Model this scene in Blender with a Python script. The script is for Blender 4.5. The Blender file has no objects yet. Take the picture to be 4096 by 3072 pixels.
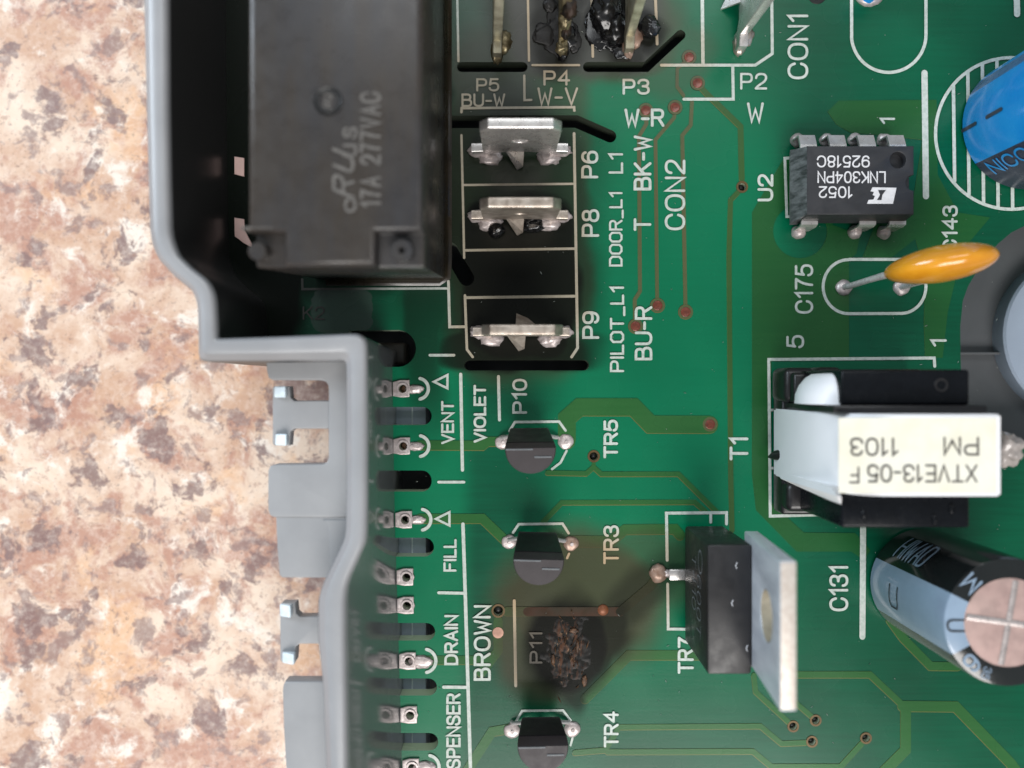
import bpy, bmesh, math, random
from mathutils import Vector, Matrix, noise
R = math.radians
random.seed(7)
S = bpy.context.scene
COL = S.collection
D = 7.5          # camera height over the board, 1 unit = 1 cm
K = 456.0        # photograph pixels per unit at the board's top face

# ------------------------------------------------------------------ camera
cam_d = bpy.data.cameras.new('camera')
cam = bpy.data.objects.new('camera', cam_d); COL.objects.link(cam)
cam.location = (0, 0, D)
cam_d.sensor_width = 36.0
cam_d.lens = 36.0 * D * K / 4096.0
cam_d.clip_start = 0.05; cam_d.clip_end = 500
cam_d.dof.use_dof = True
cam_d.dof.focus_distance = D - 0.15
cam_d.dof.aperture_fstop = 0.19
S.camera = cam
# ------------------------------------------------------------------ world and lamps (a room by a window)
wd = bpy.data.worlds.new("World"); S.world = wd; wd.use_nodes = True
wd.node_tree.nodes['Background'].inputs[0].default_value = (0.88, 0.95, 1.0, 1)
wd.node_tree.nodes['Background'].inputs[1].default_value = 0.30
def lamp(name, loc, target, sx, sy, power, col):
    l = bpy.data.lights.new(name, 'AREA'); l.shape = 'RECTANGLE'; l.size = sx; l.size_y = sy
    l.energy = power; l.color = col
    o = bpy.data.objects.new(name, l); COL.objects.link(o); o.location = loc
    o.rotation_euler = (Vector(target) - Vector(loc)).to_track_quat('-Z', 'Y').to_euler()
    return o
lamp('window_light', (3, -41, 47), (0, 0, 0), 44, 30, 43000, (1.0, 0.965, 0.93))
lamp('side_window_light', (-52, 26, 30), (0, 0, 0), 30, 30, 34000, (0.78, 0.89, 1.0))
lamp('ceiling_light', (2, 37, 60), (0, 0, 0), 40, 22, 11000, (0.95, 0.98, 1.0))
S.view_settings.view_transform = 'Standard'; S.view_settings.look = 'None'
S.view_settings.exposure = 0.0; S.view_settings.gamma = 1.0
S.cycles.use_denoising = True
S.cycles.max_bounces = 8

# ------------------------------------------------------------------ helpers
def P(px, py, z=0.0):
    """Point seen at photograph pixel (px, py) that lies at height z."""
    k = (1.0 - z / D) / K
    return Vector(((px - 2048) * k, (1536 - py) * k, z))
def X(px, z=0.0): return (px - 2048) / K * (1 - z / D)
def Y(py, z=0.0): return (1536 - py) / K * (1 - z / D)
def obj(name, me, mat=None, parent=None, **props):
    o = bpy.data.objects.new(name, me); COL.objects.link(o)
    if mat is not None and me is not None and not me.materials: me.materials.append(mat)
    if parent is not None: o.parent = parent
    for k, v in props.items(): o[k] = v
    return o
def thing(name, label, cat, group=None, loc=(0, 0, 0)):
    o = bpy.data.objects.new(name, None); COL.objects.link(o); o.location = loc
    o.empty_display_size = 0.1
    o['label'] = label; o['category'] = cat
    if group: o['group'] = group
    return o
def smooth(me, angle=40):
    me.polygons.foreach_set('use_smooth', [True] * len(me.polygons))
    bm = bmesh.new(); bm.from_mesh(me)
    a = R(angle)
    for e in bm.edges:
        if len(e.link_faces) == 2 and e.calc_face_angle(0) > a: e.smooth = False
    bm.to_mesh(me); bm.free(); me.update()
    return me
class MB:
    def __init__(s): s.v = []; s.f = []
    def add(s, vs, fs):
        n = len(s.v); s.v += [tuple(v) for v in vs]; s.f += [tuple(i + n for i in f) for f in fs]
    def mesh(s, name='mesh', sm=None, weld=False):
        me = bpy.data.meshes.new(name); me.from_pydata(s.v, [], s.f)
        bm = bmesh.new(); bm.from_mesh(me)
        if weld: bmesh.ops.remove_doubles(bm, verts=bm.verts, dist=1e-5)
        bmesh.ops.recalc_face_normals(bm, faces=bm.faces)
        bm.to_mesh(me); bm.free(); me.update()
        if sm: smooth(me, sm)
        return me
def offset_strip(pts, w):
    """left and right offset points of a 2-D polyline with mitred joints."""
    n = len(pts); L = []; Rr = []
    for i in range(n):
        if i == 0: d1 = d2 = (pts[1] - pts[0]).normalized()
        elif i == n - 1: d1 = d2 = (pts[-1] - pts[-2]).normalized()
        else: d1 = (pts[i] - pts[i-1]).normalized(); d2 = (pts[i+1] - pts[i]).normalized()
        n1 = Vector((-d1.y, d1.x)); n2 = Vector((-d2.y, d2.x)); m = n1 + n2
        if m.length < 1e-4: m = n1
        m = m.normalized(); c = max(0.45, m.dot(n1)); o = m * (w / 2 / c)
        L.append(pts[i] + o); Rr.append(pts[i] - o)
    return L, Rr
def strip(mb, pts, w, z, cap=True, depth=0.0):
    """ribbon of width w along pts (world xy) at height z, with round ends; depth > 0 adds side walls."""
    q = [Vector((p[0], p[1])) for p in pts]
    pts = [q[0]] + [q[i] for i in range(1, len(q)) if (q[i] - q[i-1]).length > 1e-5]
    if len(pts) < 2: return
    closed = (pts[0] - pts[-1]).length < 1e-4
    if closed:
        pts = pts[:-1]; ext = [pts[-1]] + pts + [pts[0], pts[1]]
        L, Rr = offset_strip(ext, w); L = L[1:-1]; Rr = Rr[1:-1]
        ring = None
    else: L, Rr = offset_strip(pts, w)
    vs = [(p.x, p.y, z) for p in L] + [(p.x, p.y, z) for p in Rr]; n = len(L)
    fs = [(i, n + i, n + i + 1, i + 1) for i in range(n - 1)]
    def arc(c, d0, a, b):
        out = []
        for k in range(1, 6):
            t = math.pi * k / 6; v = d0 * math.cos(t) + a * math.sin(t)
            out.append((c.x + v.x, c.y + v.y, z))
        return out
    endcap = []; startcap = []
    if not closed and cap:
        d = (pts[-1] - pts[-2]).normalized(); nn = Vector((-d.y, d.x)) * w / 2
        endcap = arc(pts[-1], nn, d * w / 2, 0)
        b = len(vs); vs += endcap; fs.append(tuple([n - 1, 2 * n - 1] + [b + k for k in range(4, -1, -1)]))
        d = (pts[0] - pts[1]).normalized(); nn = Vector((-d.y, d.x)) * w / 2
        startcap = arc(pts[0], nn, d * w / 2, 0)
        b = len(vs); vs += startcap; fs.append(tuple([n, 0] + [b + k for k in range(4, -1, -1)]))
    mb.add(vs, fs)
    if depth:
        if closed: loops = [L, Rr]
        else: loops = [L + [Vector(p[:2]) for p in endcap] + Rr[::-1] + [Vector(p[:2]) for p in startcap] + [L[0]]]
        for lp in loops:
            a = [(p.x, p.y, z) for p in lp]; b = [(p.x, p.y, z - depth) for p in lp]; m = len(lp)
            mb.add(a + b, [(i, i + 1, m + i + 1, m + i) for i in range(m - 1)])
def rbox(x0, x1, y0, y1, z0, z1, r=0.01, seg=2, fn=None, name='box'):
    bm = bmesh.new(); bmesh.ops.create_cube(bm, size=1)
    for v in bm.verts:
        v.co = Vector(((x0 + x1) / 2 + v.co.x * (x1 - x0), (y0 + y1) / 2 + v.co.y * (y1 - y0), (z0 + z1) / 2 + v.co.z * (z1 - z0)))
    if fn:
        for v in bm.verts: v.co = Vector(fn(v.co))
    if r > 0: bmesh.ops.bevel(bm, geom=list(bm.edges), offset=r, segments=seg, affect='EDGES', profile=0.5)
    bmesh.ops.recalc_face_normals(bm, faces=bm.faces)
    me = bpy.data.meshes.new(name); bm.to_mesh(me); bm.free(); smooth(me, 35)
    return me
def plate(loops, z0, z1, bevel=0.0, name='plate', angle=35):
    """extruded outline with holes: loops are lists of world (x, y); the first is the outline."""
    cu = bpy.data.curves.new(name, 'CURVE'); cu.dimensions = '2D'; cu.fill_mode = 'BOTH'
    cu.extrude = (z1 - z0) / 2 - bevel; cu.bevel_depth = bevel; cu.bevel_resolution = 2; cu.offset = -bevel
    for lp in loops:
        sp = cu.splines.new('POLY'); sp.points.add(len(lp) - 1)
        for p, q in zip(sp.points, lp): p.co = (q[0], q[1], 0, 1)
        sp.use_cyclic_u = True
    o = bpy.data.objects.new(name, cu); COL.objects.link(o)
    dg = bpy.context.evaluated_depsgraph_get()
    me = bpy.data.meshes.new_from_object(o.evaluated_get(dg))
    bpy.data.objects.remove(o); bpy.data.curves.remove(cu)
    zc = (z0 + z1) / 2
    for v in me.vertices: v.co.z += zc
    bm = bmesh.new(); bm.from_mesh(me); bmesh.ops.remove_doubles(bm, verts=bm.verts, dist=2e-5)
    bmesh.ops.recalc_face_normals(bm, faces=bm.faces); bm.to_mesh(me); bm.free()
    smooth(me, angle); return me
def lathe(cx, cy, prof, n=32, name='lathe', angle=35, axis=None, ax=0.0, ay=0.0):
    """prof: list of (r, z); ax, ay shear the axis."""
    mb = MB(); rows = []
    vs = []
    for (r, z) in prof:
        for k in range(n):
            a = 2 * math.pi * k / n
            vs.append((cx + r * math.cos(a) + ax * z, cy + r * math.sin(a) + ay * z, z))
    fs = []
    for i in range(len(prof) - 1):
        for k in range(n):
            fs.append((i * n + k, i * n + (k + 1) % n, (i + 1) * n + (k + 1) % n, (i + 1) * n + k))
    if prof[0][0] > 1e-6: fs.append(tuple(range(n)))
    if prof[-1][0] > 1e-6: fs.append(tuple((len(prof) - 1) * n + k for k in range(n)))
    mb.add(vs, fs); return mb.mesh(name, sm=angle, weld=True)
def tube(pts, r, n=10, name='tube', caps=True):
    mb = MB(); vs = []; fs = []
    m = len(pts)
    for i, p in enumerate(pts):
        p = Vector(p); a = Vector(pts[max(0, i - 1)]); b = Vector(pts[min(m - 1, i + 1)]); d = (b - a).normalized()
        u = d.cross(Vector((0, 0, 1)))
        if u.length < 1e-3: u = Vector((1, 0, 0))
        u.normalize(); w = d.cross(u); rr = r[i] if isinstance(r, (list, tuple)) else r
        for k in range(n):
            t = 2 * math.pi * k / n; vs.append(p + u * rr * math.cos(t) + w * rr * math.sin(t))
    for i in range(m - 1):
        for k in range(n): fs.append((i * n + k, i * n + (k + 1) % n, (i + 1) * n + (k + 1) % n, (i + 1) * n + k))
    if caps: fs += [tuple(range(n)), tuple((m - 1) * n + k for k in range(n))]
    mb.add(vs, fs); return mb.mesh(name, sm=60)
def lump(c, s, amp=0.25, freq=3.0, sub=4, seed=0, name='lump', rot=0):
    bm = bmesh.new(); bmesh.ops.create_icosphere(bm, subdivisions=sub, radius=1)
    M = Matrix.Rotation(rot, 3, 'Z')
    for v in bm.verts:
        n = v.co.normalized()
        k = 1 + amp * noise.noise(n * freq + Vector((seed * 7.3, seed * 1.7, seed)))
        k += amp * 0.45 * noise.noise(n * freq * 2.7 + Vector((seed, seed * 3.1, 5)))
        v.co = M @ Vector((n.x * s[0] * k, n.y * s[1] * k, n.z * s[2] * k)) + Vector(c)
    me = bpy.data.meshes.new(name); bm.to_mesh(me); bm.free()
    me.polygons.foreach_set('use_smooth', [True] * len(me.polygons)); return me
def arcpts(cx, cy, r, a0, a1, n=24, ry=None):
    ry = r if ry is None else ry
    return [(cx + r * math.cos(R(a0 + (a1 - a0) * i / n)), cy - ry * math.sin(R(a0 + (a1 - a0) * i / n))) for i in range(n + 1)]

# ---- stroke lettering: 4 x 6 cells; '~' smooths the stroke
G = {
'A': (4, ['0,0 2,6 4,0', '0.7,2 3.3,2']), 'B': (4, ['0,0 0,6 2.2,6', '=2.2,6 3.6,6 3.6,4.6 3.6,3.2 2.2,3.2', '2.4,3.2 0,3.2', '=2.4,3.2 4,3.2 4,1.6 4,0 2.4,0', '2.4,0 0,0']),
'C': (4.4, ['=4.4,1.9 4.0,0 2.3,0 0,0 0,3 0,6 2.3,6 4.0,6 4.4,4.1']), 'D': (4.1, ['=1.8,0 4.1,0 4.1,3 4.1,6 1.8,6', '1.8,6 0,6 0,0 1.8,0']),
'E': (3.7, ['3.7,0 0,0 0,6 3.7,6', '0,3.1 3.3,3.1']), 'F': (3.5, ['0,0 0,6 3.5,6', '0,3.1 3,3.1']),
'H': (4, ['0,0 0,6', '4,0 4,6', '0,3 4,3']), 'I': (0.2, ['0.1,0 0.1,6']),
'K': (3.9, ['0,0 0,6', '3.8,6 0,2.3', '1.3,3.5 3.9,0']), 'L': (3.3, ['0,6 0,0 3.3,0']),
'M': (4.6, ['0,0 0,6 2.3,1 4.6,6 4.6,0']), 'N': (4, ['0,0 0,6 4,0 4,6']),
'O': (4.6, ['=2.3,6 4.6,6 4.6,3 4.6,0 2.3,0 0,0 0,3 0,6 2.3,6']),
'P': (3.9, ['0,0 0,6 2.4,6', '=2.4,6 3.9,6 3.9,4.35 3.9,2.7 2.4,2.7', '2.4,2.7 0,2.7']),
'R': (4, ['0,0 0,6 2.4,6', '=2.4,6 3.9,6 3.9,4.5 3.9,3 2.4,3', '2.4,3 0,3', '2.2,3 4,0']),
'S': (4, ['=3.8,4.5 3.7,6 2,6 0.2,6 0.2,4.5 0.2,3.4 2,3.1 3.9,2.8 3.9,1.5 3.9,0 2,0 0.1,0 0,1.7']),
'T': (4, ['0,6 4,6', '2,0 2,6']), 'U': (4, ['0,6 0,2', '=0,2 0,0 2,0 4,0 4,2', '4,2 4,6']), 'V': (4, ['0,6 2,0 4,6']),
'W': (4.6, ['0,6 1.1,0 2.3,4 3.5,0 4.6,6']), 'X': (4, ['0,0 4,6', '0,6 4,0']),
'0': (3.8, ['=1.9,6 3.8,6 3.8,3 3.8,0 1.9,0 0,0 0,3 0,6 1.9,6']), '1': (2, ['0.2,4.6 1.7,6 1.7,0']),
'2': (3.8, ['=0.1,4.3 0.2,6 2,6 3.8,6 3.8,4.4 3.8,3.2 2.2,2.1 0.6,1.0 0,0', '0,0 3.8,0']),
'3': (3.8, ['=0.1,4.6 0.3,6 1.9,6 3.6,6 3.6,4.6 3.6,3.2 1.7,3.2', '=1.7,3.2 3.8,3.2 3.8,1.6 3.8,0 1.9,0 0.1,0 0,1.5']),
'4': (4, ['3,0 3,6 0,1.9', '0,1.9 4,1.9']), '5': (3.8, ['=0,1.4 0.2,0 1.9,0 3.8,0 3.8,2 3.8,3.9 1.9,3.9 0.8,3.9 0.2,3.1', '0.2,3.1 0.6,6 3.5,6']),
'6': (3.8, ['=3.6,4.8 3.4,6 2,6 0,6 0,2.4', '=0,2 0,0 1.9,0 3.8,0 3.8,1.9 3.8,3.7 1.9,3.7 0,3.7 0,2']),
'7': (3.7, ['0,6 3.7,6', '=3.7,6 1.6,3.5 1.4,0']), '8': (3.8, ['=1.9,3.3 3.5,3.3 3.5,4.65 3.5,6 1.9,6 0.3,6 0.3,4.65 0.3,3.3 1.9,3.3', '=1.9,3.3 3.8,3.3 3.8,1.65 3.8,0 1.9,0 0,0 0,1.65 0,3.3 1.9,3.3']),
'9': (3.8, ['=0.2,1.2 0.4,0 1.8,0 3.8,0 3.8,3.6', '=3.8,4 3.8,6 1.9,6 0,6 0,4.1 0,2.3 1.9,2.3 3.8,2.3 3.8,4']),
'-': (2.2, ['0,2.6 2.2,2.6']), '_': (3.2, ['0,-0.6 3.2,-0.6']), ' ': (2.2, []),
'c': (3, ['=3,1.2 2.8,0 1.5,0 0,0 0,2 0,4 1.5,4 2.8,4 3,2.8']), 'u': (3, ['0,4 0,1.4', '=0,1.4 0,0 1.4,0 2.6,0 3,1.2', '3,4 3,0']),
's': (2.8, ['=2.7,3.1 2.5,4 1.4,4 0.2,4 0.2,3 0.2,2.3 1.4,2.1 2.8,1.8 2.8,1 2.8,0 1.4,0 0.1,0 0,1']),
}
G['D_square'] = (4, ['0,0 2.8,0 4,1.2 4,4.8 2.8,6 0,6 0,0'])
G['O_square'] = (4, ['1.1,0 2.9,0 4,1.1 4,4.9 2.9,6 1.1,6 0,4.9 0,1.1 1.1,0'])
def glyph_lines(s, square=False, gap=1.5):
    x = 0.0; out = []
    for ch in s:
        if square and ch + '_square' in G: g = G[ch + '_square']
        else: g = G[ch]
        for st in g[1]:
            pts = [Vector(tuple(map(float, q.split(',')))) for q in st.lstrip('=').split()]
            if st[0] == '=':      # on-curve and control points in turn
                c = [pts[0]]
                for k in range(0, len(pts) - 2, 2):
                    for t in (.17, .33, .5, .67, .83, 1.0): c.append(pts[k] * (1 - t) ** 2 + pts[k + 1] * 2 * t * (1 - t) + pts[k + 2] * t * t)
                pts = c
            out.append([Vector((p.x + x, p.y)) for p in pts])
        x += g[0] + gap
    return out, x - gap
def lettering(s, box, mode='h', w=9, z=0.012, mat=None, parent=None, name='printed_text', label=None, square=False, conv=None, slant=0, gap=1.5):
    """box: photograph px (x0, y0, x1, y1). mode h upright, u reads upwards, f upside down."""
    lines, W = glyph_lines(s, square, gap); x0, y0, x1, y1 = box; mb = MB()
    for i, ln in enumerate(lines):
        q = []
        for p in ln:
            a = (p.x + slant * p.y) / max(W, 0.3); b = p.y / 6.0
            if mode == 'h': u, v = x0 + a * (x1 - x0), y1 - b * (y1 - y0)
            elif mode == 'u': u, v = x1 - b * (x1 - x0), y1 - a * (y1 - y0)
            else: u, v = x1 - a * (x1 - x0), y0 + b * (y1 - y0)
            q.append(conv(u, v) if conv else P(u, v, z).xy)
        strip(mb, q, w * 0.82 / K, z + 0.00035 * (i % 14))
    me = mb.mesh(name)
    o = obj(name, me, mat, parent)
    if label: o['label'] = label
    return o

# ------------------------------------------------------------------ materials
def new_mat(name):
    m = bpy.data.materials.new(name); m.use_nodes = True; nt = m.node_tree
    return m, nt, nt.nodes['Principled BSDF']
class N:
    """tiny node-expression helper"""
    def __init__(s, nt): s.nt = nt
    def new(s, t, **kw):
        n = s.nt.nodes.new(t)
        for k, v in kw.items(): setattr(n, k, v)
        return n
    def put(s, sock, v):
        if isinstance(v, bpy.types.NodeSocket): s.nt.links.new(v, sock)
        elif v is not None: sock.default_value = v
    def math(s, op, a, b=None, c=None, clamp=False):
        n = s.new('ShaderNodeMath', operation=op, use_clamp=clamp); s.put(n.inputs[0], a); s.put(n.inputs[1], b)
        if c is not None: s.put(n.inputs[2], c)
        return n.outputs[0]
    def vmath(s, op, a, b=None):
        n = s.new('ShaderNodeVectorMath', operation=op); s.put(n.inputs[0], a); s.put(n.inputs[1], b)
        return n.outputs['Value'] if op == 'LENGTH' else n.outputs[0]
    def pos(s): return s.new('ShaderNodeNewGeometry').outputs['Position']
    def noise(s, vec, scale, detail=4, rough=0.55, dist=0.0):
        n = s.new('ShaderNodeTexNoise'); s.put(n.inputs['Vector'], vec); n.inputs['Scale'].default_value = scale
        n.inputs['Detail'].default_value = detail; n.inputs['Roughness'].default_value = rough; n.inputs['Distortion'].default_value = dist
        return n.outputs[0]
    def ramp(s, f, a, b, lo=0.0, hi=1.0, smooth=True):
        n = s.new('ShaderNodeMapRange'); n.interpolation_type = 'SMOOTHSTEP' if smooth else 'LINEAR'
        s.put(n.inputs[0], f); n.inputs[1].default_value = a; n.inputs[2].default_value = b; n.inputs[3].default_value = lo; n.inputs[4].default_value = hi
        return n.outputs[0]
    def mix(s, f, a, b, blend='MIX'):
        n = s.new('ShaderNodeMix', data_type='RGBA', blend_type=blend); s.put(n.inputs[0], f)
        s.put(n.inputs[6], a); s.put(n.inputs[7], b); return n.outputs[2]
    def bump(s, h, strength=0.3, dist=0.01):
        n = s.new('ShaderNodeBump'); s.put(n.inputs['Height'], h); n.inputs['Strength'].default_value = strength; n.inputs['Distance'].default_value = dist
        return n.outputs[0]
    def blob(s, pos, cx, cy, rx, ry, soft=0.5, p=2, rot=0.0, amt=1.0):
        """mask centred on photograph px with radii in px, fading over the share soft beyond the radius"""
        c = P(cx, cy)
        v = s.vmath('SUBTRACT', pos, (c.x, c.y, 0))
        if rot:
            r = s.new('ShaderNodeVectorRotate', rotation_type='Z_AXIS'); s.put(r.inputs['Vector'], v); r.inputs['Angle'].default_value = R(rot); v = r.outputs[0]
        v = s.vmath('MULTIPLY', v, (K / rx, K / ry, 0.0))
        if p == 2: d = s.vmath('LENGTH', v)
        else:
            v = s.vmath('MULTIPLY', v, v); v = s.vmath('MULTIPLY', v, (1, 1, 0)); d = s.math('SQRT', s.vmath('LENGTH', v))
        return s.ramp(d, 1.0, 1.0 + soft, amt, 0.0)
def c4(*c): return (c[0], c[1], c[2], 1.0)

def stain_and_shade(nt_helper):
    """burn marks, painted pocket shade and grey haze on the board, in the board's own coordinates: (soot and shade factor, scorch factor, grey haze factor)"""
    h = nt_helper; p0 = h.pos()
    nz = h.new('ShaderNodeTexNoise'); h.put(nz.inputs['Vector'], p0); nz.inputs['Scale'].default_value = 1.8; nz.inputs['Detail'].default_value = 2
    off = h.vmath('MULTIPLY', h.vmath('SUBTRACT', nz.outputs['Color'], (0.5, 0.5, 0.5)), (0.28, 0.28, 0))
    p = h.vmath('ADD', p0, off)
    mx = lambda a, b: h.math('MAXIMUM', a, b)
    soot_shade = h.blob(p, 2075, 1100, 215, 310, 0.38, p=4, amt=0.97)  # burn at the terminals plus the dark reflection painted over it
    soot_shade = mx(soot_shade, h.blob(p, 1990, 930, 330, 420, 0.45, p=4, amt=0.70))
    soot_shade = mx(soot_shade, h.blob(p, 880, 500, 330, 1020, 0.22, p=4, amt=0.97))  # shade in the pocket beside the relay, painted black
    soot_shade = mx(soot_shade, h.blob(p, 1300, 900, 560, 240, 0.35, p=4, amt=0.75))
    soot_shade = mx(soot_shade, h.blob(p, 2060, 640, 300, 150, 0.6, p=4, amt=0.45))
    soot_shade = mx(soot_shade, h.blob(p, 1700, 500, 75, 900, 0.6, p=4, amt=0.75))
    soot_shade = mx(soot_shade, h.blob(p, 2060, 1405, 260, 60, 0.6, p=4, amt=0.9))
    soot_shade = mx(soot_shade, h.blob(p, 2275, 2590, 130, 160, 0.65, amt=0.97))
    soot_shade = mx(soot_shade, h.blob(p, 2385, 2620, 50, 190, 1.0, rot=30, amt=0.80))
    soot_shade = mx(soot_shade, h.blob(p, 2445, 95, 85, 100, 0.7, amt=0.93)); soot_shade = mx(soot_shade, h.blob(p, 2590, 120, 60, 60, 0.8, amt=0.8))
    soot_shade = mx(soot_shade, h.blob(p, 2235, 140, 90, 100, 0.9, amt=0.8)); soot_shade = mx(soot_shade, h.blob(p, 2240, 0, 80, 70, 0.9, amt=0.7))
    soot_shade = mx(soot_shade, h.blob(p, 2500, 200, 60, 50, 0.9, amt=0.7))
    soot_shade = mx(soot_shade, h.blob(p, 2360, 2550, 120, 90, 0.8, amt=0.8))
    soot_shade = mx(soot_shade, h.blob(p, 2300, 2740, 40, 80, 1.2, amt=0.8))
    soot_shade = mx(soot_shade, h.blob(p, 2500, 2430, 210, 50, 1.4, rot=-43, amt=0.55))
    scorch = h.blob(p, 2330, 2400, 250, 210, 0.75, amt=0.86)
    scorch = mx(scorch, h.blob(p, 2190, 2560, 170, 200, 0.6, amt=0.75))
    scorch = mx(scorch, h.blob(p, 2560, 2290, 190, 130, 0.8, amt=0.5))
    scorch = mx(scorch, h.blob(p, 2070, 800, 260, 640, 0.25, p=4, amt=0.55))
    scorch = mx(scorch, h.blob(p, 2330, 120, 330, 170, 0.4, p=4, amt=0.7))
    scorch = mx(scorch, h.blob(p, 2670, 230, 140, 120, 0.6, amt=0.35))
    haze = h.blob(p, 2330, 80, 270, 180, 0.4, p=4, amt=0.85)  # grey reflection haze over P3 to P5 painted into the colour
    haze = mx(haze, h.blob(p, 1960, 120, 150, 290, 0.5, p=4, amt=0.45))
    return soot_shade, scorch, haze
def nzc(h):
    n = h.new('ShaderNodeTexNoise'); h.put(n.inputs['Vector'], h.pos()); n.inputs['Scale'].default_value = 16; n.inputs['Detail'].default_value = 4
    return n.outputs['Color']
def stained_and_shaded(h, base, dark=(0.006, 0.006, 0.005), brown=(0.055, 0.042, 0.020), k=1.0, greyc=(0.042, 0.040, 0.036)):
    soot_shade, scorch, haze = stain_and_shade(h)
    col = h.mix(h.math('MULTIPLY', scorch, k), base, c4(*brown))
    col = h.mix(h.math('MULTIPLY', haze, k), col, c4(*greyc))
    col = h.mix(h.math('MULTIPLY', soot_shade, k), col, c4(*dark))
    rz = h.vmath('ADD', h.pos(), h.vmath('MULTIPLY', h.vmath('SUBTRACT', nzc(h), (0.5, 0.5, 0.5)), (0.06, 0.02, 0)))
    col = h.mix(h.blob(rz, 1368, 1243, 120, 88, 0.06, p=4, amt=0.4), col, c4(0.15, 0.17, 0.165))  # grey reflection beside K2 painted into the board colour
    return col, soot_shade

# solder mask
def mask_material(name, base, base2, side=(0.46, 0.56, 0.42), bright=True):
    m, nt, b = new_mat(name); h = N(nt); p = h.pos()
    n1 = h.noise(h.vmath('MULTIPLY', p, (1, 1, 0)), 0.55, 2); n2 = h.noise(h.vmath('MULTIPLY', p, (1.5, 30, 1)), 1.0, 3)
    f = h.math('ADD', h.math('MULTIPLY', n1, 0.8), h.math('MULTIPLY', n2, 0.25))
    col = h.mix(h.ramp(f, 0.35, 0.72), c4(*base), c4(*base2))
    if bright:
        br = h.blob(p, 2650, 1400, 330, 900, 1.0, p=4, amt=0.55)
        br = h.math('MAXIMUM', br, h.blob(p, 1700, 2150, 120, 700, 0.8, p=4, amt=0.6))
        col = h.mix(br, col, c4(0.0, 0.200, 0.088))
    col, soot_shade = stained_and_shaded(h, col)
    fl = h.noise(p, 26, 6, 0.7); col = h.mix(h.ramp(fl, 0.74, 0.80, 0, 0.25), col, c4(0.35, 0.42, 0.38))
    nrm = h.new('ShaderNodeNewGeometry').outputs['True Normal']
    sep = h.new('ShaderNodeSeparateXYZ'); h.put(sep.inputs[0], nrm)
    az = h.math('ABSOLUTE', sep.outputs[2])
    up = h.blob(p, 2200, 250, 900, 420, 0.3, p=4, amt=0.93)
    side_c = h.mix(h.math('MAXIMUM', soot_shade, up), c4(*side), c4(0.010, 0.012, 0.008))
    side_c = h.mix(h.blob(p, 4050, 1350, 300, 520, 0.2, p=4), side_c, c4(0.01, 0.50, 0.24))
    col = h.mix(h.ramp(az, 0.4, 0.7, 1, 0), col, side_c)
    h.put(b.inputs['Base Color'], col)
    h.put(b.inputs['Roughness'], h.ramp(h.noise(p, 2.0, 2), 0.3, 0.75, 0.24, 0.29))
    b.inputs['IOR'].default_value = 1.45; h.put(b.inputs['Specular IOR Level'], h.ramp(soot_shade, 0, 1, 0.38, 0.14, smooth=False))
    bh = h.math('ADD', h.math('MULTIPLY', n2, 0.5), h.noise(p, 60, 3))
    h.put(b.inputs['Normal'], h.bump(bh, 0.10, 0.004))
    return m
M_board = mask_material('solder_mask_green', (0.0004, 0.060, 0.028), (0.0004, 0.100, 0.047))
M_trace = mask_material('copper_under_mask', (0.017, 0.100, 0.024), (0.028, 0.122, 0.032), side=(0.22, 0.19, 0.05), bright=False)
M_track_olive = mask_material('olive_track_under_mask', (0.030, 0.092, 0.024), (0.042, 0.098, 0.028), side=(0.25, 0.18, 0.05), bright=False)
M_pour = mask_material('copper_pour_under_mask', (0.009, 0.082, 0.022), (0.016, 0.098, 0.026), side=(0.22, 0.19, 0.05), bright=False)
M_edge = mask_material('track_edge_under_mask', (0.12, 0.14, 0.035), (0.16, 0.14, 0.045), side=(0.22, 0.19, 0.05), bright=False)
M_track_brown = mask_material('thin_track_under_mask', (0.075, 0.095, 0.040), (0.10, 0.095, 0.045), side=(0.25, 0.12, 0.05), bright=False)

def silk_material():
    m, nt, b = new_mat('silkscreen_ink'); h = N(nt)
    n = h.noise(h.pos(), 30, 5, 0.7)
    base = h.mix(h.ramp(n, 0.30, 0.62), c4(0.38, 0.46, 0.41), c4(0.54, 0.59, 0.55))
    soot_shade, scorch, haze = stain_and_shade(h)
    col = h.mix(h.math('MULTIPLY', scorch, 1.05, clamp=True), base, c4(0.40, 0.27, 0.14))
    p = h.pos()
    mk = h.blob(p, 1000, 1150, 380, 460, 0.6, p=4, amt=0.93)  # ink darkened along with the painted pocket shade
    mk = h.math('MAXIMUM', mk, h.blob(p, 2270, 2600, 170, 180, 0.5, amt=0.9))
    mk = h.math('MAXIMUM', mk, h.math('MULTIPLY', soot_shade, 0.28))
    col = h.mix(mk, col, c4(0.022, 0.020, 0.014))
    h.put(b.inputs['Base Color'], col); b.inputs['Roughness'].default_value = 0.38
    return m
M_silk = silk_material()

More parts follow.
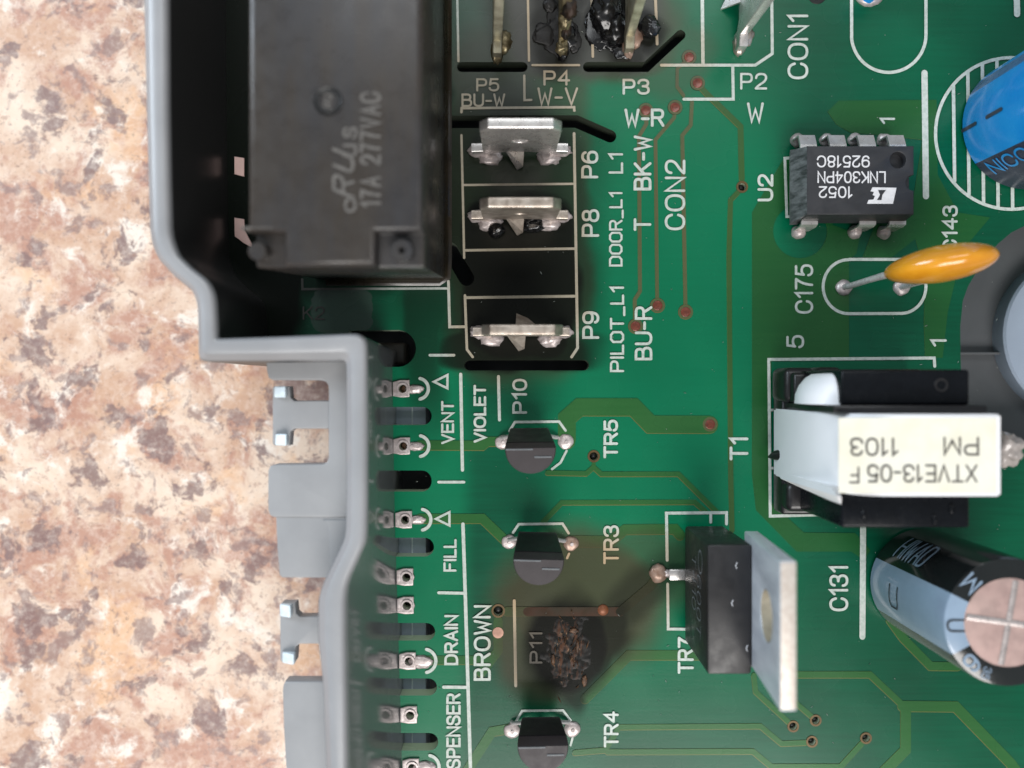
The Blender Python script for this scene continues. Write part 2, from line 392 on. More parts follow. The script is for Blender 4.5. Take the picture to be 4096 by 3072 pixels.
def plain(name, col, rough=0.5, metal=0.0, nscale=12, namt=0.25, bump=0.0, bscale=60, coat=0.0, col2=None, dist=0.003, spec=None, specks=0.0, sc=(0.30, 0.30, 0.29), stretch=None):
    m, nt, b = new_mat(name); h = N(nt)
    tc = h.new('ShaderNodeTexCoord').outputs['Object']
    n = h.noise(h.vmath('MULTIPLY', tc, stretch) if stretch else tc, nscale, 5, 0.6)
    c2 = col2 or tuple(x * (1 - namt) for x in col)
    cc = h.mix(h.ramp(n, 0.3, 0.7), c4(*col), c4(*c2))
    if specks: cc = h.mix(h.ramp(h.noise(tc, 26, 5, 0.75), 0.70, 0.76, 0, specks), cc, c4(*sc))
    h.put(b.inputs['Base Color'], cc)
    h.put(b.inputs['Roughness'], h.ramp(h.noise(tc, nscale * 2.3, 3), 0.3, 0.7, rough * 0.85, min(1, rough * 1.2)))
    b.inputs['Metallic'].default_value = metal
    b.inputs['Coat Weight'].default_value = coat; b.inputs['Coat Roughness'].default_value = 0.1
    if spec is not None: b.inputs['Specular IOR Level'].default_value = spec
    if bump: h.put(b.inputs['Normal'], h.bump(h.noise(tc, bscale, 4), bump, dist))
    return m
M_relay = plain('relay_plastic', (0.030, 0.030, 0.033), 0.30, specks=0.25, bump=0.22, bscale=60, nscale=3.2, stretch=(1, .18, 1), col2=(0.038, 0.031, 0.025), dist=0.004)
M_relay_pit = plain('relay_plastic_recess', (0.015, 0.015, 0.015), 0.45)
M_relay_print = plain('engraved_print', (0.13, 0.12, 0.11), 0.6, namt=0.35, nscale=20)
M_resin = plain('sooty_resin', (0.012, 0.009, 0.006), 0.30, coat=0.2, nscale=4, col2=(0.022, 0.016, 0.009))
M_tray = plain('grey_tray_plastic', (0.29, 0.295, 0.305), 0.42, nscale=2, namt=0.10, bump=0.2, bscale=50, specks=0.5, sc=(0.5, 0.5, 0.5))
M_tin = plain('tinned_metal', (0.64, 0.57, 0.50), 0.36, 0.7, nscale=11, col2=(0.34, 0.28, 0.23), bump=0.3, bscale=22)
M_tin_bright = plain('bright_tin', (0.80, 0.78, 0.76), 0.30, 0.75, nscale=10, col2=(0.66, 0.62, 0.60), bump=0.2, bscale=18)
M_tin_dirty = plain('sooty_tin', (0.42, 0.36, 0.22), 0.40, 0.75, nscale=9, col2=(0.10, 0.075, 0.04), bump=0.5, bscale=20)
M_tin_yellow = plain('yellowed_tin', (0.58, 0.55, 0.42), 0.38, 0.6, nscale=7, col2=(0.30, 0.27, 0.19), bump=0.3, bscale=16)
M_solder = plain('solder', (0.60, 0.54, 0.53), 0.38, 0.40, nscale=20, col2=(0.42, 0.36, 0.35), bump=0.5, bscale=25, dist=0.006)
M_solder_brown = plain('scorched_solder', (0.36, 0.26, 0.21), 0.40, 0.35, nscale=20, col2=(0.28, 0.17, 0.12), bump=0.4, bscale=25)
M_copper = plain('bare_copper', (0.55, 0.20, 0.11), 0.35, 0.7, nscale=12, col2=(0.42, 0.16, 0.09))
M_copper_raw = plain('cut_copper_end', (0.56, 0.32, 0.24), 0.5, 0.3, nscale=14, col2=(0.36, 0.20, 0.15))
M_via_red = plain('via_red_copper', (0.20, 0.050, 0.028), 0.32, 0.3, nscale=30, col2=(0.11, 0.028, 0.018), coat=0.3)
M_via_ring = plain('via_ring', (0.13, 0.08, 0.03), 0.35, 0.3, nscale=9)
M_dark = plain('dark_hole', (0.004, 0.005, 0.004), 0.5)
M_char = plain('glossy_char', (0.006, 0.006, 0.007), 0.24, nscale=8, coat=0.2, bump=0.12, bscale=9, dist=0.01)
M_char_matt = plain('matt_char', (0.010, 0.009, 0.009), 0.5, nscale=10, bump=0.5, bscale=18, dist=0.01)
M_char_brown = plain('charred_fibre', (0.035, 0.017, 0.009), 0.55, nscale=11, col2=(0.007, 0.006, 0.005), bump=0.6, bscale=30, dist=0.006)
def crater_material():
    m, nt, b = new_mat('charred_crater'); h = N(nt); p = h.pos()
    st = h.noise(h.vmath('MULTIPLY', p, (14, 4.5, 6)), 1.6, 5, 0.65)
    mid = h.blob(p, 2268, 2610, 40, 80, 1.3, amt=1.0)
    f = h.math('MULTIPLY', h.ramp(st, 0.47, 0.62), mid)
    col = h.mix(f, c4(0.004, 0.004, 0.0035), c4(0.075, 0.028, 0.011))
    f2 = h.math('MULTIPLY', h.ramp(h.noise(h.vmath('MULTIPLY', p, (20, 9, 9)), 1.3, 4, 0.6), 0.60, 0.68), mid)
    col = h.mix(f2, col, c4(0.26, 0.15, 0.08))
    h.put(b.inputs['Base Color'], col); b.inputs['Roughness'].default_value = 0.36
    b.inputs['Specular IOR Level'].default_value = 0.2
    h.put(b.inputs['Normal'], h.bump(st, 0.2, 0.004)); return m
M_crater = crater_material()
M_fibre = plain('bared_glass_fibre', (0.16, 0.080, 0.038), 0.6, nscale=14, col2=(0.025, 0.013, 0.008), bump=0.6, bscale=50)
M_to92 = plain('transistor_plastic', (0.040, 0.032, 0.034), 0.5, specks=0.35, nscale=4, namt=0.2, bump=0.2, bscale=70)
M_to92_low = plain('transistor_plastic_dark', (0.013, 0.012, 0.013), 0.42, specks=0.35, nscale=4, bump=0.2, bscale=70)
M_ic = plain('chip_plastic', (0.020, 0.021, 0.025), 0.48, specks=0.3, nscale=5, namt=0.2, bump=0.3, bscale=80)
M_ic_pol = plain('chip_plastic_worn_sheen', (0.16, 0.17, 0.18), 0.35, nscale=7, stretch=(1, 3, 1), col2=(0.035, 0.036, 0.04), bump=0.5, bscale=60)  # worn end with its gloss reflection painted as a paler tone
M_print_w = plain('white_print', (0.66, 0.66, 0.68), 0.5, nscale=20, namt=0.15)
M_print_g = plain('grey_laser_print', (0.13, 0.14, 0.15), 0.5)
M_orange = plain('orange_epoxy', (0.68, 0.30, 0.018), 0.20, nscale=5, col2=(0.60, 0.235, 0.012), coat=0.5, bump=0.35, bscale=9, dist=0.01, specks=0.2, sc=(0.2, 0.07, 0.01))
M_lead = plain('bright_lead', (0.66, 0.64, 0.64), 0.3, 0.45)
M_ferrite = plain('black_ferrite', (0.006, 0.007, 0.009), 0.24, spec=0.16, specks=0.6, nscale=8, bump=0.25, bscale=45)
M_bobbin = plain('black_bobbin', (0.014, 0.013, 0.014), 0.34, specks=0.3, nscale=6, bump=0.2, bscale=40)
M_tape = plain('white_tape', (0.84, 0.84, 0.86), 0.45, nscale=2, namt=0.03)
M_label = plain('cream_label', (0.70, 0.665, 0.54), 0.55, nscale=4, col2=(0.74, 0.72, 0.635))
M_ink = plain('black_label_ink', (0.08, 0.075, 0.065), 0.6)
M_alu = plain('heatsink_tab', (0.62, 0.655, 0.70), 0.40, 0.3, nscale=9, stretch=(1, 1, .2), col2=(0.50, 0.53, 0.58), bump=0.15, bscale=30)
M_alu_edge = plain('cut_tab_edge', (0.66, 0.60, 0.54), 0.5, 0.35, nscale=30, col2=(0.52, 0.44, 0.38), bump=0.4, bscale=40)
M_sleeve = plain('black_sleeve', (0.010, 0.012, 0.012), 0.14, nscale=3, coat=0.5)
M_stripe = plain('blue_grey_stripe', (0.24, 0.32, 0.42), 0.20, nscale=6, namt=0.08, coat=0.4)
M_vent = plain('pink_aluminium', (0.62, 0.45, 0.41), 0.38, 0.75, nscale=3, col2=(0.55, 0.38, 0.35), bump=0.25, bscale=10)
M_blue = plain('blue_sleeve', (0.007, 0.21, 0.58), 0.24, nscale=4, col2=(0.015, 0.25, 0.61), coat=0.3)
M_navy = plain('dark_band', (0.035, 0.04, 0.07), 0.28, nscale=5)
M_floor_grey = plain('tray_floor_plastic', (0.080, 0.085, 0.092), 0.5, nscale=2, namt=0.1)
M_boss = plain('tray_boss_plastic', (0.27, 0.32, 0.40), 0.5, nscale=2, namt=0.06)
M_step = plain('lit_floor_standin_plastic', (0.38, 0.46, 0.56), 0.45, nscale=3, namt=0.15)
M_step_brown = plain('sooty_step_plastic', (0.11, 0.10, 0.085), 0.4, nscale=5)
M_snap = plain('bright_snap_face', (0.70, 0.80, 0.86), 0.4)

# countertop
def counter_material():
    m, nt, b = new_mat('granite_laminate'); h = N(nt); p = h.pos()
    w = h.new('ShaderNodeTexNoise'); h.put(w.inputs['Vector'], p); w.inputs['Scale'].default_value = 2.2; w.inputs['Detail'].default_value = 6
    q = h.vmath('ADD', p, h.vmath('MULTIPLY', h.vmath('SUBTRACT', w.outputs['Color'], (0.5, 0.5, 0.5)), (0.38, 0.38, 0.3)))
    def sh(v, o): return h.vmath('ADD', v, (o, o * 1.7, o * 0.3))
    n1 = h.noise(q, 1.7, 5, 0.62); n2 = h.noise(sh(q, 7), 1.5, 6, 0.66); n3 = h.noise(sh(q, 13), 2.3, 5, 0.64)
    n4 = h.noise(sh(q, 23), 2.3, 6, 0.66); n5 = h.noise(sh(p, 31), 11, 5, 0.7); n6 = h.noise(sh(q, 41), 1.2, 5, 0.6)
    col = h.mix(h.ramp(n1, 0.36, 0.66), c4(0.55, 0.35, 0.245), c4(0.76, 0.61, 0.49))
    col = h.mix(h.ramp(n2, 0.48, 0.58, 0, 0.85), col, c4(0.44, 0.235, 0.175))
    col = h.mix(h.ramp(n6, 0.55, 0.65, 0, 0.6), col, c4(0.74, 0.46, 0.27))
    col = h.mix(h.ramp(n4, 0.53, 0.64, 0, 0.9), col, c4(0.82, 0.74, 0.66))
    col = h.mix(h.ramp(n3, 0.545, 0.61, 0, 0.85), col, c4(0.20, 0.13, 0.125))
    n7 = h.noise(sh(q, 57), 3.6, 4, 0.62)
    col = h.mix(h.ramp(n7, 0.55, 0.63, 0, 0.75), col, c4(0.25, 0.17, 0.16))
    col = h.mix(h.ramp(n5, 0.42, 0.72, 0.0, 0.35), col, c4(0.84, 0.73, 0.64))
    col = h.mix(h.ramp(h.noise(sh(p, 71), 13, 4, 0.7), 0.57, 0.67, 0, 0.5), col, c4(0.34, 0.20, 0.15))
    col = h.mix(h.ramp(h.noise(sh(p, 93), 22, 4, 0.7), 0.60, 0.70, 0, 0.5), col, c4(0.15, 0.11, 0.11))
    h.put(b.inputs['Base Color'], col); b.inputs['Roughness'].default_value = 0.33
    return m
M_counter = counter_material()

# ------------------------------------------------------------------ setting
ZC = -0.75
mb = MB(); mb.add([(-40, -40, ZC), (40, -40, ZC), (40, 40, ZC), (-40, 40, ZC)], [(0, 1, 2, 3)])
obj('countertop', mb.mesh('countertop'), M_counter, kind='structure', label='granite patterned laminate countertop in pink, cream and brown')

# ------------------------------------------------------------------ grey tray
tray = thing('equipment_tray', 'grey plastic tray with a raised rim holding the green circuit board', 'tray')
ZR = 1.3
def resample(pts, closed=False): return pts
# stations: inner rim px, outer rim px (both at z = ZR), inner wall foot px (at the board, z = 0)
st = [((662,-700),(552,-700),(903,-300)), ((665,0),(556,0),(905,266)), ((667,400),(566,400),(908,598)), ((672,700),(574,700),(912,845)), ((678,905),(580,905),(917,1014)),
      ((690,965),(592,975),(927,1063)), ((715,1022),(624,1040),(948,1112)), ((762,1068),(680,1100),(987,1150)), ((814,1108),(751,1158),(1030,1183)), ((842,1145),(768,1200),(1053,1213)),
      ((856,1190),(774,1245),(1064,1250)), ((861,1260),(776,1340),(1068,1308)), ((864,1330),(777,1405),(1071,1372)),
      ((866,1346),(783,1436),(1071,1388)), ((882,1352),(812,1447),(1085,1390)), ((1100,1345),(1080,1446),(1265,1390)), ((1400,1333),(1320,1444),(1512,1390)),
      ((1428,1334),(1352,1442),(1540,1390)), ((1450,1345),(1368,1446),(1560,1392)), ((1462,1362),(1374,1460),(1568,1402)), ((1466,1400),(1376,1500),(1569,1440)),
      ((1469,1700),(1376,1720),(1573,1720)), ((1468,2000),(1376,1990),(1578,2000)), ((1466,2120),(1374,2110),(1580,2120)), ((1460,2170),(1368,2160),(1582,2170)),
      ((1436,2226),(1340,2225),(1584,2226)), ((1400,2305),(1296,2315),(1586,2305)), ((1386,2352),(1272,2372),(1588,2352)), ((1381,2410),(1262,2430),(1590,2410)),
      ((1381,2560),(1262,2570),(1594,2560)), ((1385,2800),(1282,2760),(1601,2800)), ((1389,3072),(1294,3072),(1608,3072)), ((1400,3700),(1310,3700),(1622,3700))]
def densify(st, m=3):
    out = []
    for i in range(len(st) - 1):
        a, b = st[max(0, i - 1)], st[i]; c, d = st[i + 1], st[min(len(st) - 1, i + 2)]
        for k in range(m):
            t = k / m; row = []
            for j in range(3):
                v = []
                for ax in range(2):
                    p1, p2 = b[j][ax], c[j][ax]
                    if i in (15,) or (abs(c[0][0]-b[0][0]) + abs(c[0][1]-b[0][1])) > 90: v.append(p1 + (p2 - p1) * t)
                    else:
                        p0, p3 = a[j][ax], d[j][ax]
                        sc = 0.5
                        m1 = max(-abs(p2-p1)*1.5, min(abs(p2-p1)*1.5, sc*(p2-p0))); m2 = max(-abs(p2-p1)*1.5, min(abs(p2-p1)*1.5, sc*(p3-p1)))
                        v.append((2*t**3-3*t**2+1)*p1 + (t**3-2*t**2+t)*m1 + (-2*t**3+3*t**2)*p2 + (t**3-t**2)*m2)
                row.append(tuple(v))
            out.append(row)
    out.append(list(st[-1])); return out
rows = []
for (a, o, f) in densify(st):
    A = P(a[0], a[1], ZR); O = P(o[0], o[1], ZR); F = P(f[0], f[1], 0)
    d = (O - A); d.z = 0; d = d.normalized(); up = Vector((0, 0, 1))
    w = (O - A).length
    rows.append([Vector((F.x, F.y, -0.6)), F + up * 0.02 * 0, A - up * 0.045 + (F - A).normalized() * 0.0, A - up * 0.02 + d * 0.006, A + d * 0.022 - up * 0.004, A + d * 0.045,
                 A + d * w * 0.62, A + d * w * 0.70 - up * 0.010, A + d * w * 0.76 - up * 0.035, A + d * w * 0.93 - up * 0.06, A + d * w - up * 0.09, Vector((O.x, O.y, ZC + 0.002))])
mb = MB(); n = len(rows); m = len(rows[0])
mb.add([v for r in rows for v in r], [(i * m + j, (i + 1) * m + j, (i + 1) * m + j + 1, i * m + j + 1) for i in range(n - 1) for j in range(m - 1)])
# wall shell, its inner face glossier through its own material
def wall_material():
    mm, nt, b = new_mat('grey_tray_wall'); h = N(nt)
    g = h.new('ShaderNodeNewGeometry'); tc = g.outputs['Position']
    sep = h.new('ShaderNodeSeparateXYZ'); h.put(sep.inputs[0], tc)
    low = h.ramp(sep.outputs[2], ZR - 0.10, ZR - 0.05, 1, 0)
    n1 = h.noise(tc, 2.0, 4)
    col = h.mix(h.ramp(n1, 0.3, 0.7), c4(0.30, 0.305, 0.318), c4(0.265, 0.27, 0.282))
    col = h.mix(low, col, c4(0.13, 0.135, 0.14))  # same grey plastic, painted darker below the rim where it is shaded
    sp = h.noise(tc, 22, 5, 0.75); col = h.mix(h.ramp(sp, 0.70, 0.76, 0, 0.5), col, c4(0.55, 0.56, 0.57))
    pocket_shade = h.math('MULTIPLY', h.blob(tc, 1000, 600, 300, 1200, 0.4, p=4, amt=0.9), low)  # shade and dark mirroring in the relay pocket, painted on the wall
    col = h.mix(pocket_shade, col, c4(0.018, 0.017, 0.017))
    h.put(b.inputs['Base Color'], col)
    h.put(b.inputs['Roughness'], h.math('ADD', h.ramp(low, 0, 1, 0.32, 0.13), h.math('MULTIPLY', pocket_shade, 0.22)))
    h.put(b.inputs['Normal'], h.bump(h.noise(tc, 40, 3), 0.08, 0.003))
    b.inputs['IOR'].default_value = 1.55
    return mm
M_wall = wall_material()
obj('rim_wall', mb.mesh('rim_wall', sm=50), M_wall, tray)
# floor under the board
foot = [P(f[0], f[1], 0).xy for (_, _, f) in st]
fl = [(p.x - 0.05, p.y) for p in foot] + [(X(4900), Y(3700)), (X(4900), Y(-700))]
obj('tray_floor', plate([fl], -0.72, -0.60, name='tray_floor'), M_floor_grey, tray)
obj('boss', lathe(X(4468), Y(1330), [(0, -0.598), (0.76, -0.598), (0.76, -0.42), (0.74, -0.40), (0.0, -0.40)], 64, 'boss'), M_boss, tray)
rb = MB()
obj('floor_rib', rbox(X(3700), X(4800), Y(1410), Y(1400), -0.598, -0.50, 0.004), M_floor_grey, tray)
for yy in (1425, 1625, 1925, 2120, 2240, 2480, 2560, 2700, 2800, 2930):
    pass
for (ya, yb2) in [(1600, 1800), (2080, 3300)]:
    o = obj('floor_step', rbox(X(1500), X(1707, -.3), Y(yb2), Y(ya), -0.598, -0.22, 0.006), M_step, tray)  # raised and paled so the floor seen in the slots looks lit
    obj('lit_floor_standin_ridge', rbox(X(1650, -.28), X(1655, -.28), Y(yb2 - 6), Y(ya + 6), -0.219, -0.205, 0.001), M_snap, o)
obj('floor_step', rbox(X(1400), X(1600, -.3), Y(1900), Y(1815), -0.598, -0.30, 0.01), M_step, tray)
obj('floor_step', rbox(X(1480), X(1622, -.3), Y(1455), Y(1362), -0.598, -0.34, 0.03, 3), M_step_brown, tray)
# flange outside the wall, with window and snap tabs
def pxl(l, z): return [P(a, b, z).xy for a, b in l]
ZF = 0.92
fA = [(1063,1430),(1066,1480),(1074,1512),(1092,1521),(1282,1521),(1302,1526),(1312,1540),(1314,1565),(1314,1830),(1308,1848),(1292,1856),(1100,1858),(1080,1864),(1072,1885),(1072,2040),(1080,2062),(1098,2070),(1430,2070),(1430,1430)]
obj('flange', plate([pxl(fA, ZF)], ZF - 0.14, ZF, 0.012, 'flange'), M_tray, tray)
fB = [(1104,2066),(1108,2180),(1118,2300),(1128,2310),(1300,2312),(1400,2310),(1400,2066)]
obj('flange_panel', plate([pxl(fB, ZF - .012)], ZF - 0.15, ZF - 0.012, 0.008, 'flange_panel'), M_tray, tray)
fB2 = [(1290,2080),(1305,2090),(1316,2120),(1325,2310),(1400,2310),(1400,2080)]
obj('flange_step', plate([pxl(fB2, ZF)], ZF - 0.05, ZF - .0005, 0.008, 'flange_step'), M_tray, tray)
fC = [(1140,2726),(1132,2745),(1130,2765),(1134,2900),(1144,3072),(1160,3700),(1460,3700),(1400,2726)]
obj('flange_panel', plate([pxl(fC, ZF - .05)], ZF - 0.19, ZF - 0.05, 0.012, 'flange_panel'), M_tray, tray)
def snap(head, stem, feet):
    z = ZF - 0.05
    h0 = head; s0 = stem
    lp = [(h0[0]+6, h0[1]), (h0[2], h0[1]), (h0[2]+4, s0[1]-12), (h0[2]+18, s0[1]), (s0[2], s0[1]), (s0[2], s0[3]), (h0[2]+18, s0[3]), (h0[2]+4, s0[3]+12), (h0[2], h0[3]), (h0[0]+6, h0[3]), (h0[0], h0[3]-10), (h0[0], h0[1]+10)]
    o = obj('snap_tab', plate([pxl(lp, z)], z - 0.12, z, 0.01, 'snap_tab'), M_tray, tray)
    for f in feet:
        a = P(f[0], f[3], z); b = P(f[2], f[1], z)
        def tilt(v, zz=z): return (v.x, v.y, v.z - (0.05 if (v.x < (a.x + b.x) / 2 and v.z > zz + .02) else 0))
        obj('snap_foot', rbox(a.x, b.x, a.y, b.y, z + 0.001, z + 0.08, 0.012, 2, tilt), M_snap, o)  # pale colour paints the lit slopes of the grey foot
snap((1090,1545,1158,1782), (1120,1603,1330,1715), [(1100,1545,1152,1590), (1104,1735,1156,1780)])
snap((1120,2412,1180,2648), (1150,2466,1300,2576), [(1122,2412,1172,2462), (1132,2604,1186,2648)])

# ------------------------------------------------------------------ circuit board
board = thing('circuit_board', 'burnt green circuit board with white silkscreen lettering lying in the grey tray', 'circuit board')
out = [(880,-600),(880,1392),(1395,1392),(1395,1322),(1600,1320)] + arcpts(1590, 1394, 74, 85, -85, 12) + [(1555,1468)]
def le(y): return 1556 + (y - 1500) * 0.0235
out += [(le(1500), 1500), (le(3700), 3700), (4800, 3700), (4800, -600)]
def stad(x0, x1, y0, y1):   # slot open to the left
    r = (y1 - y0) / 2; rx = min(r, 38)
    return [(x0, y0), (x1 - rx, y0)] + [(x1 - rx + rx * math.sin(R(a)), (y0 + y1) / 2 - r * math.cos(R(a))) for a in range(15, 166, 15)] + [(x1 - rx, y1), (x0, y1)]
def slot(path, w):
    pts = [Vector(p) for p in path]; L, Rr = offset_strip(pts, w); o = []
    d = (pts[-1] - pts[-2]).normalized(); nn = Vector((-d.y, d.x)) * w / 2
    o += L + [pts[-1] + nn * math.cos(R(a)) + d * (w / 2) * math.sin(R(a)) for a in range(15, 180, 15)]
    o += Rr[::-1]
    d = (pts[0] - pts[1]).normalized(); nn = Vector((-d.y, d.x)) * w / 2
    o += [pts[0] + nn * math.cos(R(a)) + d * (w / 2) * math.sin(R(a)) for a in range(15, 180, 15)]
    return [(p.x, p.y) for p in o]
holes = [stad(1566, 1727, 1628, 1700), stad(1570, 1727, 1882, 1966), stad(1577, 1736, 2151, 2226), stad(1582, 1741, 2492, 2562), stad(1588, 1748, 2714, 2782), stad(1594, 1753, 2932, 3002), stad(1600, 1760, 3180, 3230)]
holes.append(slot([(1848,268),(2090,268)], 40))
holes.append(slot([(2352,268),(2585,268),(2722,140)], 40))
holes.append(slot([(1600,488),(2305,486),(2440,545)], 50))
holes.append(slot([(1800,1000),(1866,1112)], 62))
holes.append(slot([(1878,1461),(2335,1461)], 42))
holes.append([(4500,1779),(3868,1779),(3850,1765),(3846,1600),(3842,1420),(3841,1306),(3851,1204),(3872,1145),(3905,1089),(3945,1028),(3993,974),(4045,930),(4110,898),(4220,875),(4400,870),(4500,880)])
via_dark = [(2968,748,15),(2375,1825,16),(1993,2443,19),(3172,2905,15),(3262,2881,15),(3247,2966,15),(3463,2952,15)]
for (x, y, r) in via_dark: holes.append(arcpts(x, y, r, 0, 345, 23))
pin_pads = [(1612,1555,True),(1614,1784,True),(1622,2078,True),(1627,2307,False),(1629,2420,False),(1637,2642,True),(1642,2857,False),(1650,3066,True)]
for (x, y, _) in pin_pads: holes.append(arcpts(x, y, 16, 0, 345, 23))
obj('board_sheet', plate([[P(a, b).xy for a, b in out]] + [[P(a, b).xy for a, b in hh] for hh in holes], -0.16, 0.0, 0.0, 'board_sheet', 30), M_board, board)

# copper pours and tracks under the mask
zt = 0.0045
def pour(pts, z=zt, holes=()):
    obj('copper_pour', plate([[P(a, b).xy for a, b in pts]] + [[P(a, b).xy for a, b in q] for q in holes], 0.0008, z, 0.0, 'copper_pour'), M_pour, board)
pour([(3008,850),(3128,645),(3180,600),(3330,640),(3330,900),(3440,940),(3425,1015),(3395,1040),(3395,1440),(3085,1440),(3085,2010),(3215,2130),(3420,2132),(3480,2200),(3455,2240),(3405,2206),(3186,2206),(3024,2041),(3008,1900)],
     holes=[arcpts(3200, 925, 108, 0, 350, 35)])
pour([(3310,447),(3355,403),(3745,400),(3750,700),(3820,830),(3560,1035),(3450,1030),(3500,900),(3640,870),(3690,560),(3560,545),(3400,530),(3345,498)])
pour([(3640,880),(3830,850),(3960,870),(3850,1000),(3790,1250),(3770,1431),(3700,1431),(3695,1290),(3700,1100)], z=0.0035)
tr_n = [0]
def track(pts, w, mat=None, z=0.0045):
    tr_n[0] += 1; z += 0.00022 * (tr_n[0] % 9)
    mb = MB(); strip(mb, [P(a, b).xy for a, b in pts], w / K, z, True, z - 0.0006)
    o = obj('copper_track', mb.mesh('track'), mat or M_trace, board)
    mb = MB(); strip(mb, [P(a - 1.0, b + 3.0).xy for a, b in pts], (w - 1) / K, z - 0.0010, True, z - 0.0016)
    obj('track_edge', mb.mesh('track_edge'), M_edge, o)
B_ = M_track_brown
track([(2583,442),(2586,495),(2556,545),(2560,1165),(2539,1198),(2541,1300)], 15, B_)
track([(2700,432),(2697,470),(2622,558),(2629,1215)], 14, B_)
track([(2768,400),(2763,500),(2729,541),(2738,1014),(2742,1240)], 15, B_)
track([(2790,335),(2823,372),(2962,506),(2967,715)], 22, M_track_olive)
track([(2756,232),(2709,275),(2708,345),(2735,382)], 12, B_)
track([(2951,770),(2922,800),(2916,1020),(2923,1900),(2928,2120)], 19, M_track_olive)
track([(2268,1760),(2268,1672),(2318,1628),(2535,1628),(2602,1697),(2838,1698)], 70)
track([(2190,1891),(2345,1894),(2374,1868),(2405,1896),(2714,1896),(2866,2046)], 19)
track([(2375,1856),(2374,1872)], 16)
track([(2171,2089),(2247,2010),(2779,2008),(2822,2046)], 19)
track([(2283,2165),(2440,2167)], 46); track([(2440,2167),(2500,2118),(2700,2116),(2720,2140)], 40)
track([(1680,2074),(1930,2074),(2020,2160)], 38)
track([(1680,1780),(1930,1782),(1950,1766),(2010,1766)], 38)
track([(2028,2445),(2120,2445)], 36); track([(2110,2446),(2480,2446)], 36, plain('scorched_track', (0.026, 0.020, 0.010), 0.34, nscale=4, col2=(0.050, 0.020, 0.009), spec=0.2)); track([(2480,2446),(2600,2345),(2632,2300)], 34)
track([(1993,2482),(1992,2530),(1994,2600),(1925,2690)], 36)
track([(1690,2640),(1960,2640)], 34)
track([(2800,2620),(2515,2620),(2340,2795)], 38)
track([(2470,2908),(3042,2904),(3126,2974),(3222,2970)], 21)
track([(2430,3007),(3012,3005),(3086,3066),(3362,3066),(3446,2974)], 22)
track([(2300,3010),(2420,3000),(2470,2920)], 22)
track([(1850,3110),(1968,2926),(2040,2914)], 38)
track([(3015,2700),(3022,2766),(3152,2886)], 20); track([(3170,2800),(3245,2864)], 20)
track([(3180,2698),(3480,2698),(3610,2820)], 26); track([(3610,2824),(3822,2826),(4040,3050),(4120,3160)], 42)
track([(3622,2830),(3622,2998),(3530,3090)], 42, z=0.0045)
track([(3560,2480),(3612,2552),(3722,2664),(3830,2665)], 34)

# plated holes, pads
def ring(name, x, y, r0, r1, z, mat, par=board, n=28, cup=None):
    mb = MB(); c = P(x, y); vs = []; prof = [(r1, z - 0.004), (r1 * 0.97, z), (r0 * 1.06, z), (r0, z - 0.004)]
    if cup: prof += [(r0, -cup)]
    for (r, zz) in prof:
        for k in range(n):
            a = 2 * math.pi * k / n; vs.append((c.x + r / K * math.cos(a), c.y + r / K * math.sin(a), zz))
    fs = [(i * n + k, i * n + (k + 1) % n, (i + 1) * n + (k + 1) % n, (i + 1) * n + k) for i in range(len(prof) - 1) for k in range(n)]
    mb.add(vs, fs); return obj(name, mb.mesh(name, sm=40), mat, par)
for (x, y, r) in via_dark:
    o = ring('plated_hole', x, y, r, r + 9, 0.0075, M_via_ring, cup=0.15); c = P(x, y)
    obj('hole_dark', lathe(c.x, c.y, [(r / K, -.05), (r / K * .5, -.03), (0, -.025)], 16, 'dark_disc', 60), M_dark, o)  # black disc painting the shade down the hole
for (x, y) in [(2756,230),(2790,333),(2700,430),(2583,442),(2630,1222),(2742,1248),(2542,1305),(2840,1697)]:
    o = ring('plated_hole', x, y, 19, 30, 0.0072, M_track_brown)
    c = P(x, y); obj('copper_plug', lathe(c.x, c.y, [(0.0, 0.0066), (0.012, 0.0068), (0.028, 0.0072), (0.036, 0.0092), (0.043, 0.0086), (0.045, 0.001)], 28, 'copper_plug', 80), M_via_red, o)
c = P(1992, 2530); obj('bare_pad', lathe(c.x, c.y, [(0.050, 0.0005), (0.048, 0.009), (0.0, 0.012)], 24, 'bare_pad', 70), M_copper_raw, board)
c = P(2412, 2440); obj('bare_pad', lathe(c.x, c.y, [(0.050, 0.0005), (0.046, 0.010), (0.0, 0.012)], 24, 'bare_pad', 70), plain('scorched_copper', (0.22, 0.075, 0.03), 0.5, 0.3), board)
